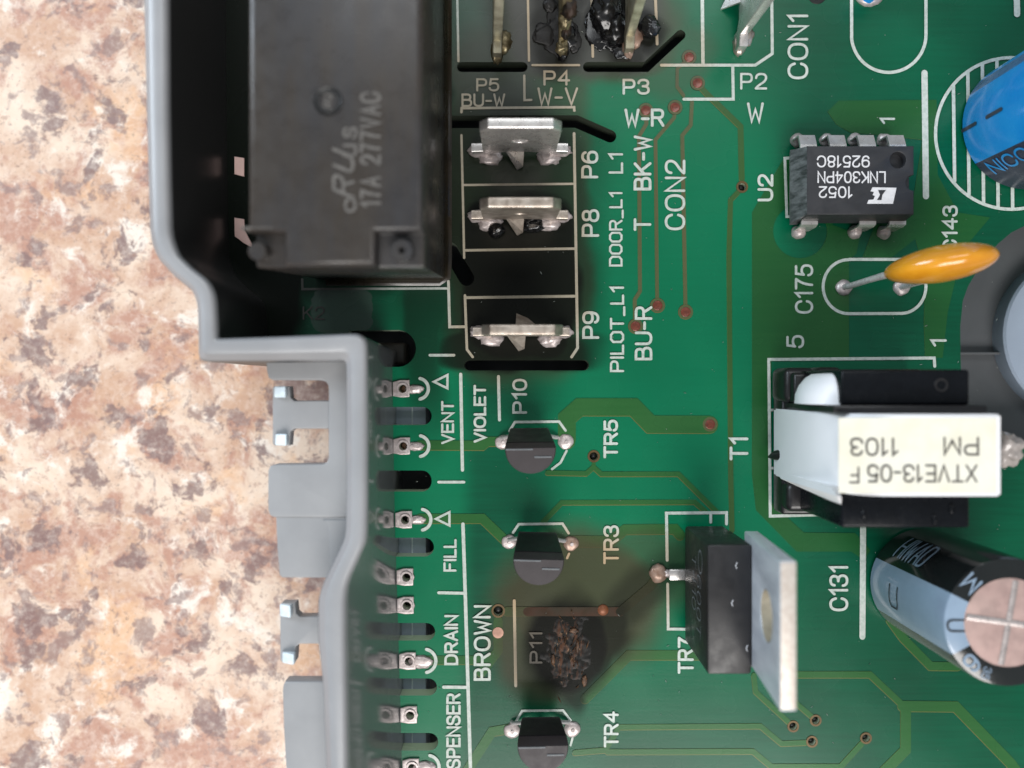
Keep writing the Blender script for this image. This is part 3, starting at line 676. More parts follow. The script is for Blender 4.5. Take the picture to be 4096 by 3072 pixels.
# edge terminals: square tinned pad with an eyelet, solder pad beside it
for i, (x, y, pad) in enumerate(pin_pads):
    w0, w1, hh = 40, 27, 35
    sq = [(x-w0,y-hh+8),(x-12,y-hh),(x+w1,y-hh),(x+w1,y-12),(x+w1+5,y),(x+w1,y+14),(x+w1,y+hh-2),(x-8,y+hh),(x-w0,y+hh-6)]
    o = obj('terminal_pad', plate([[P(a, b).xy for a, b in sq], [P(a, b).xy for a, b in arcpts(x, y, 17, 0, 345, 23)]], 0.0005, 0.022, 0.006, 'terminal_pad'), M_solder, board)
    ring('eyelet', x, y, 16, 25, 0.034, M_solder, o, cup=0.17)
    c = P(x, y); obj('pin_end', lathe(c.x, c.y, [(0.034, -0.17), (0.034, -0.10), (0.02, -0.085), (0, -0.08)], 16, 'pin_end', 70), M_copper_raw if i < 2 else M_dark, o)
    if pad:
        q = P(x + 56, y + (2 if i < 3 else 4)); r = 22 if i < 3 else 34
        obj('solder_dot', lump((q.x - 0.02, q.y, 0.004), (r / K + .03, r / K * .8, 0.022), 0.25, 2.2, 3, i), M_solder, board)
        mb = MB(); rr = 42 if i < 3 else 47
        strip(mb, [P(a, b).xy for a, b in arcpts(x + 60, y, rr, 78, -78, 20)], 13 / K, 0.012)
        obj('silkscreen_arc', mb.mesh('arc'), M_silk, board)
# pinkish contact pads between relay and tray wall
for (y0, y1, cut) in [(628,712,0),(872,972,1)]:
    lp = [(940,y0),(979,y0+6),(979,y1-4),(940,y1-14)] if not cut else [(940,y0),(979,y0+6),(981,y1-50),(1010,y1+5),(1010,y1+20),(978,y1+2),(941,y1-26)]
    obj('contact_pad', plate([[P(a, b).xy for a, b in lp]], 0.0005, 0.02, 0.004, 'contact_pad'), plain('pink_contact', (0.80, 0.55, 0.50), 0.5, 0.0, namt=0.1), board)

# silkscreen lines
zs = 0.0078
sl_n = [0]
def sl(pts, w=11, z=zs):
    sl_n[0] += 1; z += 0.00025 * (sl_n[0] % 7)
    mb = MB(); strip(mb, [P(a, b).xy for a, b in pts], w * 0.92 / K, z); return obj('silkscreen_line', mb.mesh('line'), M_silk, board)
for pts, w in [
    ([(1776,-200),(1781,448)],11), ([(1826,-200),(1834,246)],10), ([(2108,-200),(2116,244)],10), ([(2362,-200),(2371,228)],11), ([(2614,-200),(2628,178)],12),
    ([(2130,262),(2316,262)],10), ([(2645,262),(3020,262),(3088,216),(3084,-200)],13), ([(2806,-200),(2811,260)],15),
    ([(2930,266),(2932,398),(2735,398)],13), ([(2097,304),(2098,402),(2125,401)],10), ([(1846,450),(1847,434),(2296,430),(2297,444)],11),
    ([(1846,542),(1852,800),(1857,1032)],10), ([(2296,535),(2302,900),(2310,1392),(2286,1428)],12), ([(1854,741),(2298,736)],10), ([(1862,1002),(2304,995)],11),
    ([(1866,1191),(2306,1185)],12), ([(1860,1182),(1868,1398),(1891,1428)],11), ([(1782,545),(1786,800),(1793,963)],10), ([(1794,1126),(1799,1308),(1860,1307)],12),
    ([(1210,1118),(1211,1157),(1795,1154)],10), ([(1720,1421),(1816,1421)],12), ([(1843,1497),(1850,1880)],14), ([(1755,1928),(1856,1928)],12),
    ([(1852,2096),(1862,2400),(1882,3072),(1894,3500)],15), ([(1755,2370),(1856,2372)],13), ([(1775,2747),(1868,2748)],14),
    ([(1994,1506),(1998,1680)],13), ([(2057,2402),(2063,2742)],13),
    ([(2668,2240),(2665,2052),(2905,2050),(2905,2095)],13), ([(2842,2056),(2842,2088)],12), ([(2670,2335),(2672,2515),(2760,2516)],12),
    ([(3696,293),(3702,786)],27), ([(4061,-200),(4066,58)],27), ([(3170,632),(3138,634),(3146,867),(3178,867)],12),
    ([(3074,1640),(3125,1640)],11), ([(3084,1872),(3125,1872)],11), ([(3737,1465),(3735,1432),(3074,1438),(3080,2064),(3370,2056)],13),
    ([(3451,2100),(3448,2546)],26),
    ([(2038,1724),(2060,1688),(2236,1686),(2262,1722)],11), ([(2266,1803),(2242,1850),(2208,1876)],10),
    ([(2052,2130),(2075,2096),(2250,2094),(2274,2132)],11), ([(2276,2214),(2268,2232)],10),
    ([(2062,2888),(2088,2842),(2252,2840),(2282,2880)],10), ([(2290,2950),(2282,2980)],9)]: sl(pts, w)
sl([(3404,-200),(3405,140)] + arcpts(3553, 140, 149, 180, 360, 32, 151)[1:] + [(3702,-200)], 14)
sl([(3395,1038)] + arcpts(3393, 1147, 102, 90, 270, 24, 108) + arcpts(3602, 1146, 100, -90, 90, 24, 108) + [(3395,1038)], 13)
sl(arcpts(4043, 535, 303, 0, 360, 72), 14)
for x in (3811, 3869, 3927, 3985, 4043, 4101):
    hgt = math.sqrt(max(0, 300**2 - (x - 4043)**2)); sl([(x, 535 - hgt), (x + 5, 535 + hgt)], 15, zs + 0.0012)
sl([(1736,1527),(1790,1500),(1790,1553),(1736,1527)], 10); sl([(1744,2075),(1798,2048),(1798,2101),(1744,2075)], 10)
# silkscreen lettering
for s, box, mode, w, sq in [
    ('P5',(1909,317,1993,362),'h',10,0), ('BU-W',(1850,378,2017,424),'h',10,0), ('P4',(2178,286,2276,338),'h',11,0), ('W-V',(2154,354,2308,418),'h',11,0),
    ('P3',(2495,320,2594,374),'h',12,0), ('W-R',(2503,440,2652,502),'h',14,0), ('P2',(2965,296,3064,354),'h',11,0), ('W',(2993,415,3050,486),'h',13,0),
    ('CON1',(3155,60,3228,312),'u',13,0), ('CON2',(2664,644,2736,916),'u',13,0), ('U2',(3035,702,3088,800),'u',13,0), ('C175',(3184,1062,3248,1250),'u',12,0),
    ('1',(3524,472,3576,494),'u',11,0), ('C143',(3774,826,3826,1004),'u',12,0), ('5',(3150,1345,3212,1388),'u',12,0), ('1',(3727,1358,3782,1384),'u',12,0),
    ('T1',(2924,1752,2988,1836),'u',14,0), ('TR5',(2419,1684,2467,1828),'u',13,0), ('TR3',(2418,2106,2471,2252),'u',12,0), ('TR4',(2420,2850,2470,2985),'u',12,0),
    ('TR7',(2716,2552,2770,2690),'u',13,0), ('C131',(3322,2266,3388,2440),'u',13,0), ('P10',(2054,1520,2104,1650),'u',12,0), ('VIOLET',(1899,1544,1940,1766),'u',12,0),
    ('VENT',(1769,1608,1812,1772),'u',11,0), ('FILL',(1778,2160,1822,2282),'u',11,0), ('DRAIN',(1782,2464,1828,2656),'u',12,0), ('BROWN',(1900,2425,1958,2718),'u',13,0),
    ('DISPENSER',(1790,2778,1838,3131),'u',12,0), ('P11',(2122,2530,2166,2650),'u',10,0), ('P6',(2330,608,2388,708),'u',13,1), ('P8',(2332,842,2392,942),'u',13,1),
    ('P9',(2334,1250,2392,1350),'u',13,1), ('L1',(2438,614,2488,690),'u',11,1), ('DOOR_L1',(2440,770,2486,1062),'u',10,1), ('PILOT_L1',(2444,1148,2492,1484),'u',11,1),
    ('BK-W',(2540,548,2600,756),'u',14,0), ('T',(2540,878,2600,918),'u',13,0), ('BU-R',(2544,1230,2604,1436),'u',13,0), ('K2',(1214,1228,1296,1276),'h',8,0)]:
    lettering(s, box, mode, w, 0.0098, M_silk, board, 'silkscreen_text', square=bool(sq))

# specks of dust and flux lying on the board
rnd = random.Random(3)
mb = MB()
for i in range(240):
    x = rnd.uniform(1650, 4050); y = rnd.uniform(40, 3040); c = P(x, y); s = rnd.uniform(0.002, 0.006); a = rnd.uniform(0, 6.28); l = rnd.choice([1, 1, 1.6, 3])
    dx, dy = math.cos(a) * s * l, math.sin(a) * s * l; ex, ey = -math.sin(a) * s * .6, math.cos(a) * s * .6; z0 = 0.0065; z1 = 0.011 + rnd.random() * 0.004
    mb.add([(c.x - dx, c.y - dy, z0), (c.x + ex, c.y + ey, z0), (c.x + dx, c.y + dy, z0), (c.x - ex, c.y - ey, z0), (c.x, c.y, z1)], [(0, 1, 4), (1, 2, 4), (2, 3, 4), (3, 0, 4)])
obj('dust_specks', mb.mesh('dust'), plain('dust', (0.42, 0.46, 0.42), 0.6), board, kind='stuff')

# ------------------------------------------------------------------ relay
relay = thing('power_relay', 'large black plastic relay block beside the row of spade terminals', 'relay', loc=P(1390, 500))
ro = Vector(relay.location)
def rel(me, o=None):
    for v in me.vertices: v.co -= (o or ro)
    return me
ZL = 1.9
xa, xb = X(992, ZL), X(1692, ZL); yt, yb = 3.9, Y(1062, ZL)
lp = [(xa, yt), (xb, yt), (xb, Y(925, ZL)), (X(1503, ZL), Y(925, ZL)), (X(1503, ZL), yb), (X(1138, ZL), yb), (X(1138, ZL), Y(925, ZL)), (xa, Y(925, ZL))]
obj('relay_cover', rel(plate([lp], ZL - 0.2, ZL, 0.045, 'relay_cover')), M_relay, relay)
def taper(v): return (v.x + (0.0 if v.z > 1 else 0.0), v.y + (0.14 if (v.z < 1 and v.y < 2) else 0), v.z)
obj('relay_body', rel(rbox(xa + 0.004, xb - 0.002, yb + 0.006, yt, 0.0, ZL - 0.16, 0.02, 2, taper)), M_relay, relay)
for (cx, cy, r, hole) in [(1040, 1010, 33, 0), (1612, 1008, 42, 1)]:
    c = P(cx, cy, ZL - .1)
    pr = [(r / K * .82, ZL - 0.17), (r / K * .82, ZL - 0.04), (r / K * .76, ZL - 0.035)]
    pr += [(0.022, ZL - 0.035), (0.018, ZL - 0.09), (0, ZL - 0.09)] if hole else [(0, ZL - 0.035)]
    obj('corner_post', rel(lathe(c.x, c.y, pr, 32)), M_relay, relay)
c = P(1312, 405, ZL)
obj('round_mark', rel(lathe(c.x, c.y, [(0.058, ZL - 0.01), (0.060, ZL + 0.010), (0.072, ZL + 0.010), (0.078, ZL + 0.004), (0.090, ZL + 0.012), (0.096, ZL + 0.002), (0.096, ZL - .01)], 40)), M_relay_pit, relay)
def relconv(u, v): return P(u, v, ZL).xy
def rtext(s, box, w, slant=0, mode='u'):
    o = lettering(s, box, mode, w * 1.0, ZL + 0.003, M_relay_print, relay, 'printed_text', slant=slant, gap=2.3); rel(o.data)
rtext('17A 277VAC', (1446, 372, 1518, 826), 11)
rtext('c', (1362, 798, 1420, 845), 10); rtext('RU', (1335, 630, 1412, 790), 12, 0.35); rtext('us', (1352, 512, 1424, 622), 10)
rtext('RU', (1296, 380, 1326, 432), 6, 0.2)
obj('notch_glint', rel(rbox(X(1000, 1.7), X(1128, 1.7), Y(930, 1.75), Y(922, 1.75), 1.74, 1.895, 0.012)), M_relay_print, relay)  # bevel highlight along the notch, put in as a paler bar
obj('notch_glint', rel(rbox(X(1512, 1.7), X(1652, 1.7), Y(930, 1.75), Y(922, 1.75), 1.74, 1.895, 0.012)), M_relay_print, relay)
# resin fillet at the relay's foot
mb = MB(); prof = [(0.0, 0.13), (0.006, 0.07), (0.018, 0.03), (0.036, 0.012), (0.055, 0.004)]
bx0, bx1, by = xa, xb, yb + 0.14
vs = []; cols = []
path = [((bx0 + .1, by), (0, -1)), ((bx1 - .05, by), (0, -1)), ((bx1, by + .05), (.8, -.8)), ((bx1, by + .15), (1, 0)), ((bx1, 3.8), (1, 0))]
for (q, d) in path:
    for (o_, z_) in prof: vs.append((q[0] + d[0] * o_, q[1] + d[1] * o_, z_))
m_ = len(prof)
mb.add(vs, [(i * m_ + j, (i + 1) * m_ + j, (i + 1) * m_ + j + 1, i * m_ + j + 1) for i in range(len(path) - 1) for j in range(m_ - 1)])
obj('resin_fillet', rel(mb.mesh('resin_fillet', sm=60)), M_resin, relay)

# ------------------------------------------------------------------ spade terminals
def spade(name_label, base, rz, lean, height=1.0, mat=M_tin, roll=0.0, barbs=(1, 1), solder=M_solder, foot_mat=None, twist=0.0, hole=True):
    t = thing('spade_terminal', name_label, 'spade terminal', 'spade terminals soldered to the board', loc=(base[0], base[1], 0))
    w = 0.315; th = 0.04; Hh = height
    prof = [(-w, 0.16), (-w, Hh - 0.10), (-w + 0.07, Hh), (w - 0.07, Hh), (w, Hh - 0.10), (w, 0.16), (w + .10, 0.15), (w + .10, -0.05), (w - .06, -0.05), (w - .06, 0.07), (w - .14, 0.13),
            (0.05, 0.16), (-w + .14, 0.13), (-w + .06, 0.07), (-w + .06, -0.05), (-w - .10, -0.05), (-w - .10, 0.15)]
    loops = [prof]
    if hole: loops.append([(0.07 * math.cos(a * math.pi / 12), Hh * .55 + 0.07 * math.sin(a * math.pi / 12)) for a in range(24)])
    me = plate(loops, -th, th, 0.012, 'blade')
    M = Matrix.Rotation(rz, 4, 'Z') @ Matrix.Rotation(lean, 4, 'X')
    sx = math.tan(twist)
    for v in me.vertices:
        q = Vector((v.co.x, -v.co.z, v.co.y)); q.y += sx * q.x * q.z; v.co = M @ q
    obj('blade', me, mat, t)
    Mz = Matrix.Rotation(rz, 4, 'Z')
    for sgn, b in ((-1, barbs[0]), (1, barbs[1])):   # bent retaining barbs
        if not b: continue
        x0 = -0.16 if b > 0 else 0.02; dy = -0.13 * (1 if b > 0 else -1)
        mb = MB(); a = [(-0.14, -.02, 0.20), (0.04, -.02, 0.20), (0.03, dy * 1.15, 0.07), (-0.02, dy * 1.3, 0.02)] if b > 0 else [(-0.05, .02, 0.20), (0.16, .02, 0.20), (0.06, dy * .9, 0.06), (-0.04, dy * 1.25, 0.02)]
        bb = [(x, y, z - 0.03) for x, y, z in a]
        mb.add([Mz @ Vector(p) for p in a + bb], [(0, 1, 2, 3), (7, 6, 5, 4), (0, 4, 5, 1), (1, 5, 6, 2), (2, 6, 7, 3), (3, 7, 4, 0)])
        obj('barb', mb.mesh('barb'), foot_mat or mat, t)
    for sgn in (-1, 1):
        c_ = Mz @ Vector((sgn * (w + .04), 0, 0.01)); obj('solder_joint', lump(c_, (0.095, 0.055, 0.06), 0.35, 2.4, 3, rnd.randint(1, 99), rot=rz), solder, t)
        c_ = Mz @ Vector((sgn * (w - .06), -0.06, 0.0)); obj('solder_joint', lump(c_, (0.10, 0.07, 0.045), 0.35, 2.4, 3, rnd.randint(1, 99), rot=rz), solder, t)
    return t
spade('bright tinned spade terminal P6, tallest looking of the three', P(2078, 604), 0, R(4), 1.05, M_tin_bright, barbs=(1, 0))
spade('tarnished spade terminal P8 with black char lumps at its foot', P(2078, 866), 0, R(5), 1.0, M_tin, barbs=(1, 0), solder=M_solder)
spade('spade terminal P9 in the lowest box, barbs on both sides', P(2084, 1328), 0, R(2.5), 1.0, M_tin, barbs=(1, -1), solder=M_solder)
spade('grey spade terminal P5 seen edge on beside the relay', (X(1988), 3.26), R(90), R(2), 0.95, M_tin_yellow, solder=M_tin_dirty, hole=False, barbs=(0, 0))
spade('sooty brown spade terminal P4 with flaking tin', (X(2250), 3.28), R(90), R(-1), 0.95, M_tin_dirty, solder=M_char, hole=False, barbs=(0, 0))
spade('yellowed spade terminal P3 between two glossy black lumps', (X(2512), 3.30), R(90), R(-1), 0.95, M_tin_yellow, solder=M_solder_brown, hole=False, barbs=(0, 0))
spade('clean bright spade terminal P2 leaning over near the CON1 lettering', (X(2955), 3.32), R(90), R(2), 1.05, M_tin_bright, solder=M_tin, hole=False, barbs=(-1, 0))
for (x, y, m_) in [(2500, 195, M_copper_raw), (2252, 205, M_copper_raw), (2965, 198, M_copper_raw)]:
    pass
t4 = [o for o in bpy.data.objects if o.get('label', '').startswith('sooty brown spade')][0]
for k, (dy, z_, sx_, sy_) in enumerate([(-.30, .30, .045, .08), (-.32, .55, .05, .07), (-.33, .80, .05, .09), (-.38, .12, .05, .06), (-.31, .68, .06, .04)]):
    obj('tin_flake', lump((0.012 * (-1) ** k, dy, z_), (sx_, sy_, .06), .5, 2.8, 3, k + 70), M_tin_dirty if k % 2 else M_char_brown, t4)
# burnt residue
for i, (x, y, sx, sy, sz, lab) in enumerate([
    (2422, 60, .13, .17, .10, 'glossy black char lump left of the yellowed P3 terminal'), (2455, 130, .12, .13, .08, 'small black char flake below the lump left of P3'),
    (2590, 118, .09, .10, .09, 'round glossy black char ball right of the P3 terminal'),
    (2200, 20, .06, .07, .025, 'black char crumb at the upper left of terminal P4'), (2178, 140, .10, .10, .018, 'flat black char patch left of terminal P4 foot'), (2298, 165, .055, .10, .018, 'thin black char patch right of terminal P4 foot'),
    (1986, 925, .07, .06, .06, 'small black char ball under the left of terminal P8'), (2130, 905, .11, .06, .05, 'black char crust under the right of terminal P8')]):
    c = P(x, y)
    me = lump((0, 0, sz * .6), (sx, sy, sz), 0.32, 1.3, 4, i + 3)
    o = obj('char_lump', me, M_char_matt if 'P4' in lab else M_char, label=lab, category='burnt residue', group='char lumps around the terminals'); o.location = (c.x, c.y, 0)
for i, (x, y, sx, sy, lab) in enumerate([(2425, 95, .20, .26, 'wide flat smear of melted black residue around terminal P3'), (2235, 130, .15, .20, 'flat sooty crust spread around the foot of terminal P4'), (2495, 205, .09, .07, 'small black crust at the tip of terminal P3 foot')]):
    c = P(x, y); o = obj('melted_smear', lump((0, 0, .002), (sx, sy, .014), .42, 1.3, 4, i + 61), M_char if i != 1 else M_char_matt, label=lab, category='burnt residue', group='char lumps around the terminals'); o.location = (c.x, c.y, 0)
# burnt crater at P11
cr = thing('burn_crater', 'charred brown crater burnt into the board at the P11 position', 'burn mark', loc=P(2270, 2600)); co = Vector(cr.location)
mb = MB(); nn_ = 56; vs = []
for j in range(nn_):
    for i in range(nn_):
        u, v = i / (nn_ - 1) * 2 - 1, j / (nn_ - 1) * 2 - 1
        x, y = u * 0.24, v * 0.36; rr = math.sqrt(u * u + v * v)
        h_ = (noise.noise(Vector((x * 14, y * 14, 3))) * 0.5 + noise.noise(Vector((x * 36, y * 30, 9))) * 0.5)
        fall = max(0, 1 - (rr * (1 + 0.35 * noise.noise(Vector((x * 9, y * 9, 1))))) ** 1.6)
        vs.append((x, y, 0.0 + min(1, fall * 3) * (0.005 + 0.005 * h_) - 0.004))
mb.add(vs, [(j * nn_ + i, j * nn_ + i + 1, (j + 1) * nn_ + i + 1, (j + 1) * nn_ + i) for j in range(nn_ - 1) for i in range(nn_ - 1)])
obj('charred_surface', mb.mesh('crater', sm=80), M_crater, cr)
mb = MB()
for i in range(26):
    x, y = rnd.gauss(-0.02, 0.08), rnd.gauss(0.0, 0.16); a = rnd.gauss(1.5, 0.5); l = rnd.uniform(0.015, 0.05); w_ = 0.006
    dx, dy = math.cos(a) * l, math.sin(a) * l; z_ = 0.012 + rnd.random() * 0.008
    mb.add([(x - dx, y - dy, z_ - .02), (x + w_, y, z_), (x + dx, y + dy, z_ - .015), (x - w_, y, z_), (x, y, z_ + .008)], [(0, 1, 4), (1, 2, 4), (2, 3, 4), (3, 0, 4)])
obj('bared_fibres', mb.mesh('fibres'), M_fibre, cr, kind='stuff')
for i, (x, y, sx, sy) in enumerate([(2212, 2638, .018, .045), (2338, 2722, .022, .045), (2310, 2590, .016, .06), (2296, 2522, .04, .02)]):
    c = P(x, y) - co; obj('copper_remnant', lump((c.x, c.y, .008), (sx, sy, .012), .5, 3, 3, i), M_fibre, cr)

# ------------------------------------------------------------------ small transistors
def to92(cx, top_y, low_y, label, twist=0.0):
    zt_, zb_ = 0.62, 0.13
    c = P(cx, top_y, zt_); t = thing('small_transistor', label, 'transistor', 'small black transistors in a column', loc=(c.x, c.y, 0))
    def ring_(w, depth, z, dy, k=20):
        o = [(-w, dy)]
        for i in range(k + 1):
            a = math.pi * i / k; o.append((-w * math.cos(a), dy - depth * math.sin(a) ** 0.9))
        o.append((w, dy)); return [(x, y, z) for x, y in o]
    base_dy = Y(low_y, zb_) - c.y
    rows_ = [ring_(0.155, 0.15, zb_, base_dy), ring_(0.165, 0.165, zb_ + 0.03, base_dy * 0.95), ring_(0.198, 0.205, zt_ - 0.10, 0.03), ring_(0.206, 0.212, zt_ - 0.012, 0.0), ring_(0.198, 0.204, zt_, -0.006)]
    mb = MB(); n_ = len(rows_[0]); vs = [p for r_ in rows_ for p in r_]
    fs = [(i * n_ + j, i * n_ + (j + 1) % n_, (i + 1) * n_ + (j + 1) % n_, (i + 1) * n_ + j) for i in range(len(rows_) - 1) for j in range(n_)]
    fs += [tuple(range(n_)), tuple((len(rows_) - 1) * n_ + j for j in range(n_))]
    mb.add(vs, fs); b = obj('transistor_body', mb.mesh('to92', sm=30), M_to92, t)
    # raised flat front with its shoulder
    bw = base_dy
    a_ = [(-0.15, bw * .93 + .006, zb_ + .05), (0.15, bw * .93 + .006, zb_ + .05), (0.19, 0.038, zt_ - .11), (-0.19, 0.038, zt_ - .11)]
    mb = MB(); mb.add(a_ + [(x, y - .02, z - .01) for x, y, z in a_], [(0, 1, 2, 3), (7, 6, 5, 4), (0, 4, 5, 1), (1, 5, 6, 2), (2, 6, 7, 3), (3, 7, 4, 0)])
    obj('front_face', mb.mesh('front'), M_to92_low, t)
    obj('mould_ridge', rbox(-0.20, 0.02, -0.022, -0.008, zt_, zt_ + 0.006, 0.002), M_print_g, t)
    obj('mould_ridge', rbox(0.03, 0.17, -0.085, -0.070, zt_, zt_ + 0.006, 0.002), M_print_g, t)
    for s_ in (-1, 0, 1):
        xx = s_ * 0.10
        obj('lead', tube([(xx, base_dy - .06, zb_ + .02), (xx, base_dy - .06, .08), (s_ * .24, P(0, (top_y + low_y) / 2).y * 0 + base_dy - .09, 0.03), (s_ * .26, base_dy - .09, -.02)], 0.018), M_lead, t)
    return t, c
t1, c_ = to92(2122, 1790, 1712, 'black half-round transistor TR5, topmost of the column')
t2, c2_ = to92(2155, 2236, 2128, 'black half-round transistor TR3, in the middle above the burn')
t3, c3_ = to92(2172, 2982, 2868, 'black half-round transistor TR4, below the burn at the bottom edge')
t2.rotation_euler.z = R(-1.6); t3.rotation_euler.z = R(1.0); t1.rotation_euler.z = R(.6)
for t_, pads in ((t1, [(2010,1768,29,M_solder),(2263,1768,31,M_solder)]), (t2, [(2036,2170,29,M_solder),(2284,2170,30,M_solder_brown)]), (t3, [(2047,2919,32,M_solder),(2288,2918,32,M_solder)])):
    for i, (x, y, r, m_) in enumerate(pads):
        c = P(x, y) - Vector(t_.location); obj('solder_joint', lump((c.x, c.y, 0.008), (r / K, r / K, 0.022), 0.16, 1.6, 3, i + 40), m_, t_)
        obj('lead_tip', tube([(c.x, c.y, 0.015), (c.x + .006, c.y - .004, 0.034)], 0.017), M_solder, t_)

# ------------------------------------------------------------------ 8-pin chip U2
ic = thing('small_chip', 'black seven-pin chip U2 printed upside down with a white logo', 'chip', loc=P(3400, 745)); io = Vector(ic.location)
ZI = 0.40
ix0, ix1, iy0, iy1 = X(3228, ZI), X(3655, ZI), Y(858, ZI), Y(584, ZI)
# body: two tapered halves meeting at the lead line, notch and dimple cut in the upper one
body = [(ix0, iy0), (ix1, iy0)]
ncy = (iy0 + iy1) / 2 - 0.02
body += [(ix1 - 0.066 * math.sin(math.pi * k / 10), ncy - 0.066 * math.cos(math.pi * k / 10)) for k in range(11)]
body += [(ix1, iy1), (ix0, iy1)]
dm = P(3592, 640, ZI)
dim = [(dm.x + .068 * math.cos(a * math.pi / 12), dm.y + .068 * math.sin(a * math.pi / 12)) for a in range(24)]
obj('chip_top', rel(plate([body, dim], ZI - 0.09, ZI, 0.006, 'chip_top'), io), M_ic, ic)
def tp(v): return (v.x + (-0.035 if v.z < 0.2 and v.x < 2.9 else (0.03 if v.z < .2 else 0)), v.y + (0.03 if v.y > 1.5 else -0.03) * (1 if v.z < .2 else 0), v.z)
obj('chip_body', rel(rbox(ix0 + .001, ix1 - 0.001, iy0 + .001, iy1 - .001, 0.10, ZI - 0.08, 0.004, 1, None), io), M_ic, ic)
# worn left slope with its gloss reflection painted pale, then the lower edge
w_ = [(ix0 - .075, iy0 - .035, .20), (ix0 - .075, iy1 + .02, .20), (ix0, iy1 - .004, ZI - .002), (ix0, iy0 + .004, ZI - .002), (ix0 - .05, iy0 - .03, .10), (ix0 - .05, iy1 + .02, .10), (ix0 + .02, iy1 + .02, .10), (ix0 + .02, iy0 - .03, .10)]
mb = MB(); mb.add(w_, [(0, 1, 2, 3), (4, 5, 1, 0), (4, 0, 3, 7), (5, 6, 2, 1), (6, 7, 3, 2)]); obj('worn_sheen_end', rel(mb.mesh('worn_sheen_end'), io), M_ic_pol, ic)
w_ = [(ix0, iy0 - .035, .20), (ix1 + .0, iy0 - .035, .20), (ix1 - .003, iy0 + .003, ZI - .004), (ix0, iy0 + .003, ZI - .004), (ix0, iy0 - .01, .10), (ix1, iy0 - .01, .10)]
mb = MB(); mb.add(w_, [(0, 1, 2, 3), (4, 5, 1, 0)]); obj('lower_slope', rel(mb.mesh('lower_slope'), io), M_ic, ic)
for (pxx, row) in [(3188,0),(3303,0),(3417,0),(3533,0),(3192,1),(3417,1),(3533,1)]:
    xx = X(pxx) ; ye = (iy1 if row == 0 else iy0); sg = 1 if row == 0 else -1; yp = Y(567) if row == 0 else Y(926)
    xs = xx + 0.015
    w2 = 0.070
    prof = [(ye - sg * .02, .25), (ye + sg * .055, .25), (yp + sg * .0, .20), (yp + sg * .004, .02)]
    mb = MB(); vs = []
    for (yy, zz) in prof: vs += [(xs - w2 + .012 * 0, yy, zz), (xs + w2, yy, zz), (xs + w2, yy - sg * .012, zz - .022), (xs - w2, yy - sg * .012, zz - .022)]
    fs = []
    for i in range(len(prof) - 1):
        for k in range(4): fs.append((i * 4 + k, i * 4 + (k + 1) % 4, (i + 1) * 4 + (k + 1) % 4, (i + 1) * 4 + k))
    fs += [(0, 1, 2, 3), (12, 13, 14, 15)]
    mb.add(vs, fs); pin = obj('pin', rel(mb.mesh('pin'), io), M_tin_bright, ic)
    obj('solder_joint', rel(lump((xx, yp + sg * .01, .01), (.062, .060, .07 if row else .06), .15, 1.5, 3, pxx % 17), io), M_solder, pin)
def ictext(s, box, w):
    o = lettering(s, box, 'f', w, ZI + 0.002, M_print_w, ic, 'printed_text'); rel(o.data, io)
ictext('92518C', (3270, 625, 3476, 667), 7); ictext('LNK304PN', (3272, 688, 3540, 730), 7); ictext('1052', (3278, 748, 3408, 789), 7)
lg = [(3468,815),(3572,815),(3586,751),(3490,749),(3482,765),(3496,768),(3490,780),(3500,784),(3494,798),(3474,800)]
lo = MB(); lo.add([P(a, b, ZI + .002) for a, b in lg], [tuple(range(len(lg)))])
o = obj('printed_logo', rel(lo.mesh('logo'), io), M_print_w, ic)
lo = MB(); lo.add([P(a, b, ZI + .0032) for a, b in [(3508,800),(3520,779),(3512,760),(3544,760),(3530,779),(3526,800)]], [tuple(range(6))])
obj('printed_logo', rel(lo.mesh('logo'), io), M_ic, ic)

# ------------------------------------------------------------------ orange disc capacitor
oc = thing('disc_capacitor', 'glossy orange disc capacitor leaning over the C175 outline', 'capacitor', loc=P(3373, 1150)); oo = Vector(oc.location)
bm = bmesh.new(); bmesh.ops.create_uvsphere(bm, u_segments=40, v_segments=24, radius=1)
A_ = P(3535, 1098, .50); B2 = P(4000, 1012, .95)
cen = (A_ + B2) / 2; ux = (B2 - A_).normalized(); uy = Vector((0, 0, 1)).cross(ux).normalized(); uz = ux.cross(uy)
hl = (B2 - A_).length / 2
for v in bm.verts:
    x, y, z = v.co
    k = 1.0 - 0.10 * x if x > 0 else 1.0
    wy = 0.148 * (1 + 0.10 * x)
    q = cen + ux * (x * hl) + uy * (y * wy * k) + uz * (z * 0.34)
    if x < -0.55: q += uz * (-0.04) * (abs(x) - .55)
    v.co = q - oo
me = bpy.data.meshes.new('disc'); bm.to_mesh(me); bm.free(); smooth(me, 80)
obj('coated_disc', me, M_orange, oc)
a0 = P(3376, 1148, .03) - oo; e0 = P(3545, 1100, .50) - oo
obj('lead', tube([a0, a0 + Vector((.02, .0, .12)), a0 * .45 + e0 * .55 + Vector((0, 0, .05)), e0], [.026, .026, .026, .030]), M_lead, oc)
a1 = P(3604, 1150, .03) - oo; e1 = P(3720, 1115, .45) - oo
obj('lead', tube([a1, a1 + Vector((.02, .01, .10)), a1 * .5 + e1 * .5 + Vector((0, 0, .04)), e1], .026), M_lead, oc)
for i, a_ in enumerate((P(3373, 1150), P(3604, 1150))): obj('solder_joint', lump(a_ - oo + Vector((0, 0, .01)), (.072, .070, .035), .14, 1.5, 3, i + 8), M_solder, oc)

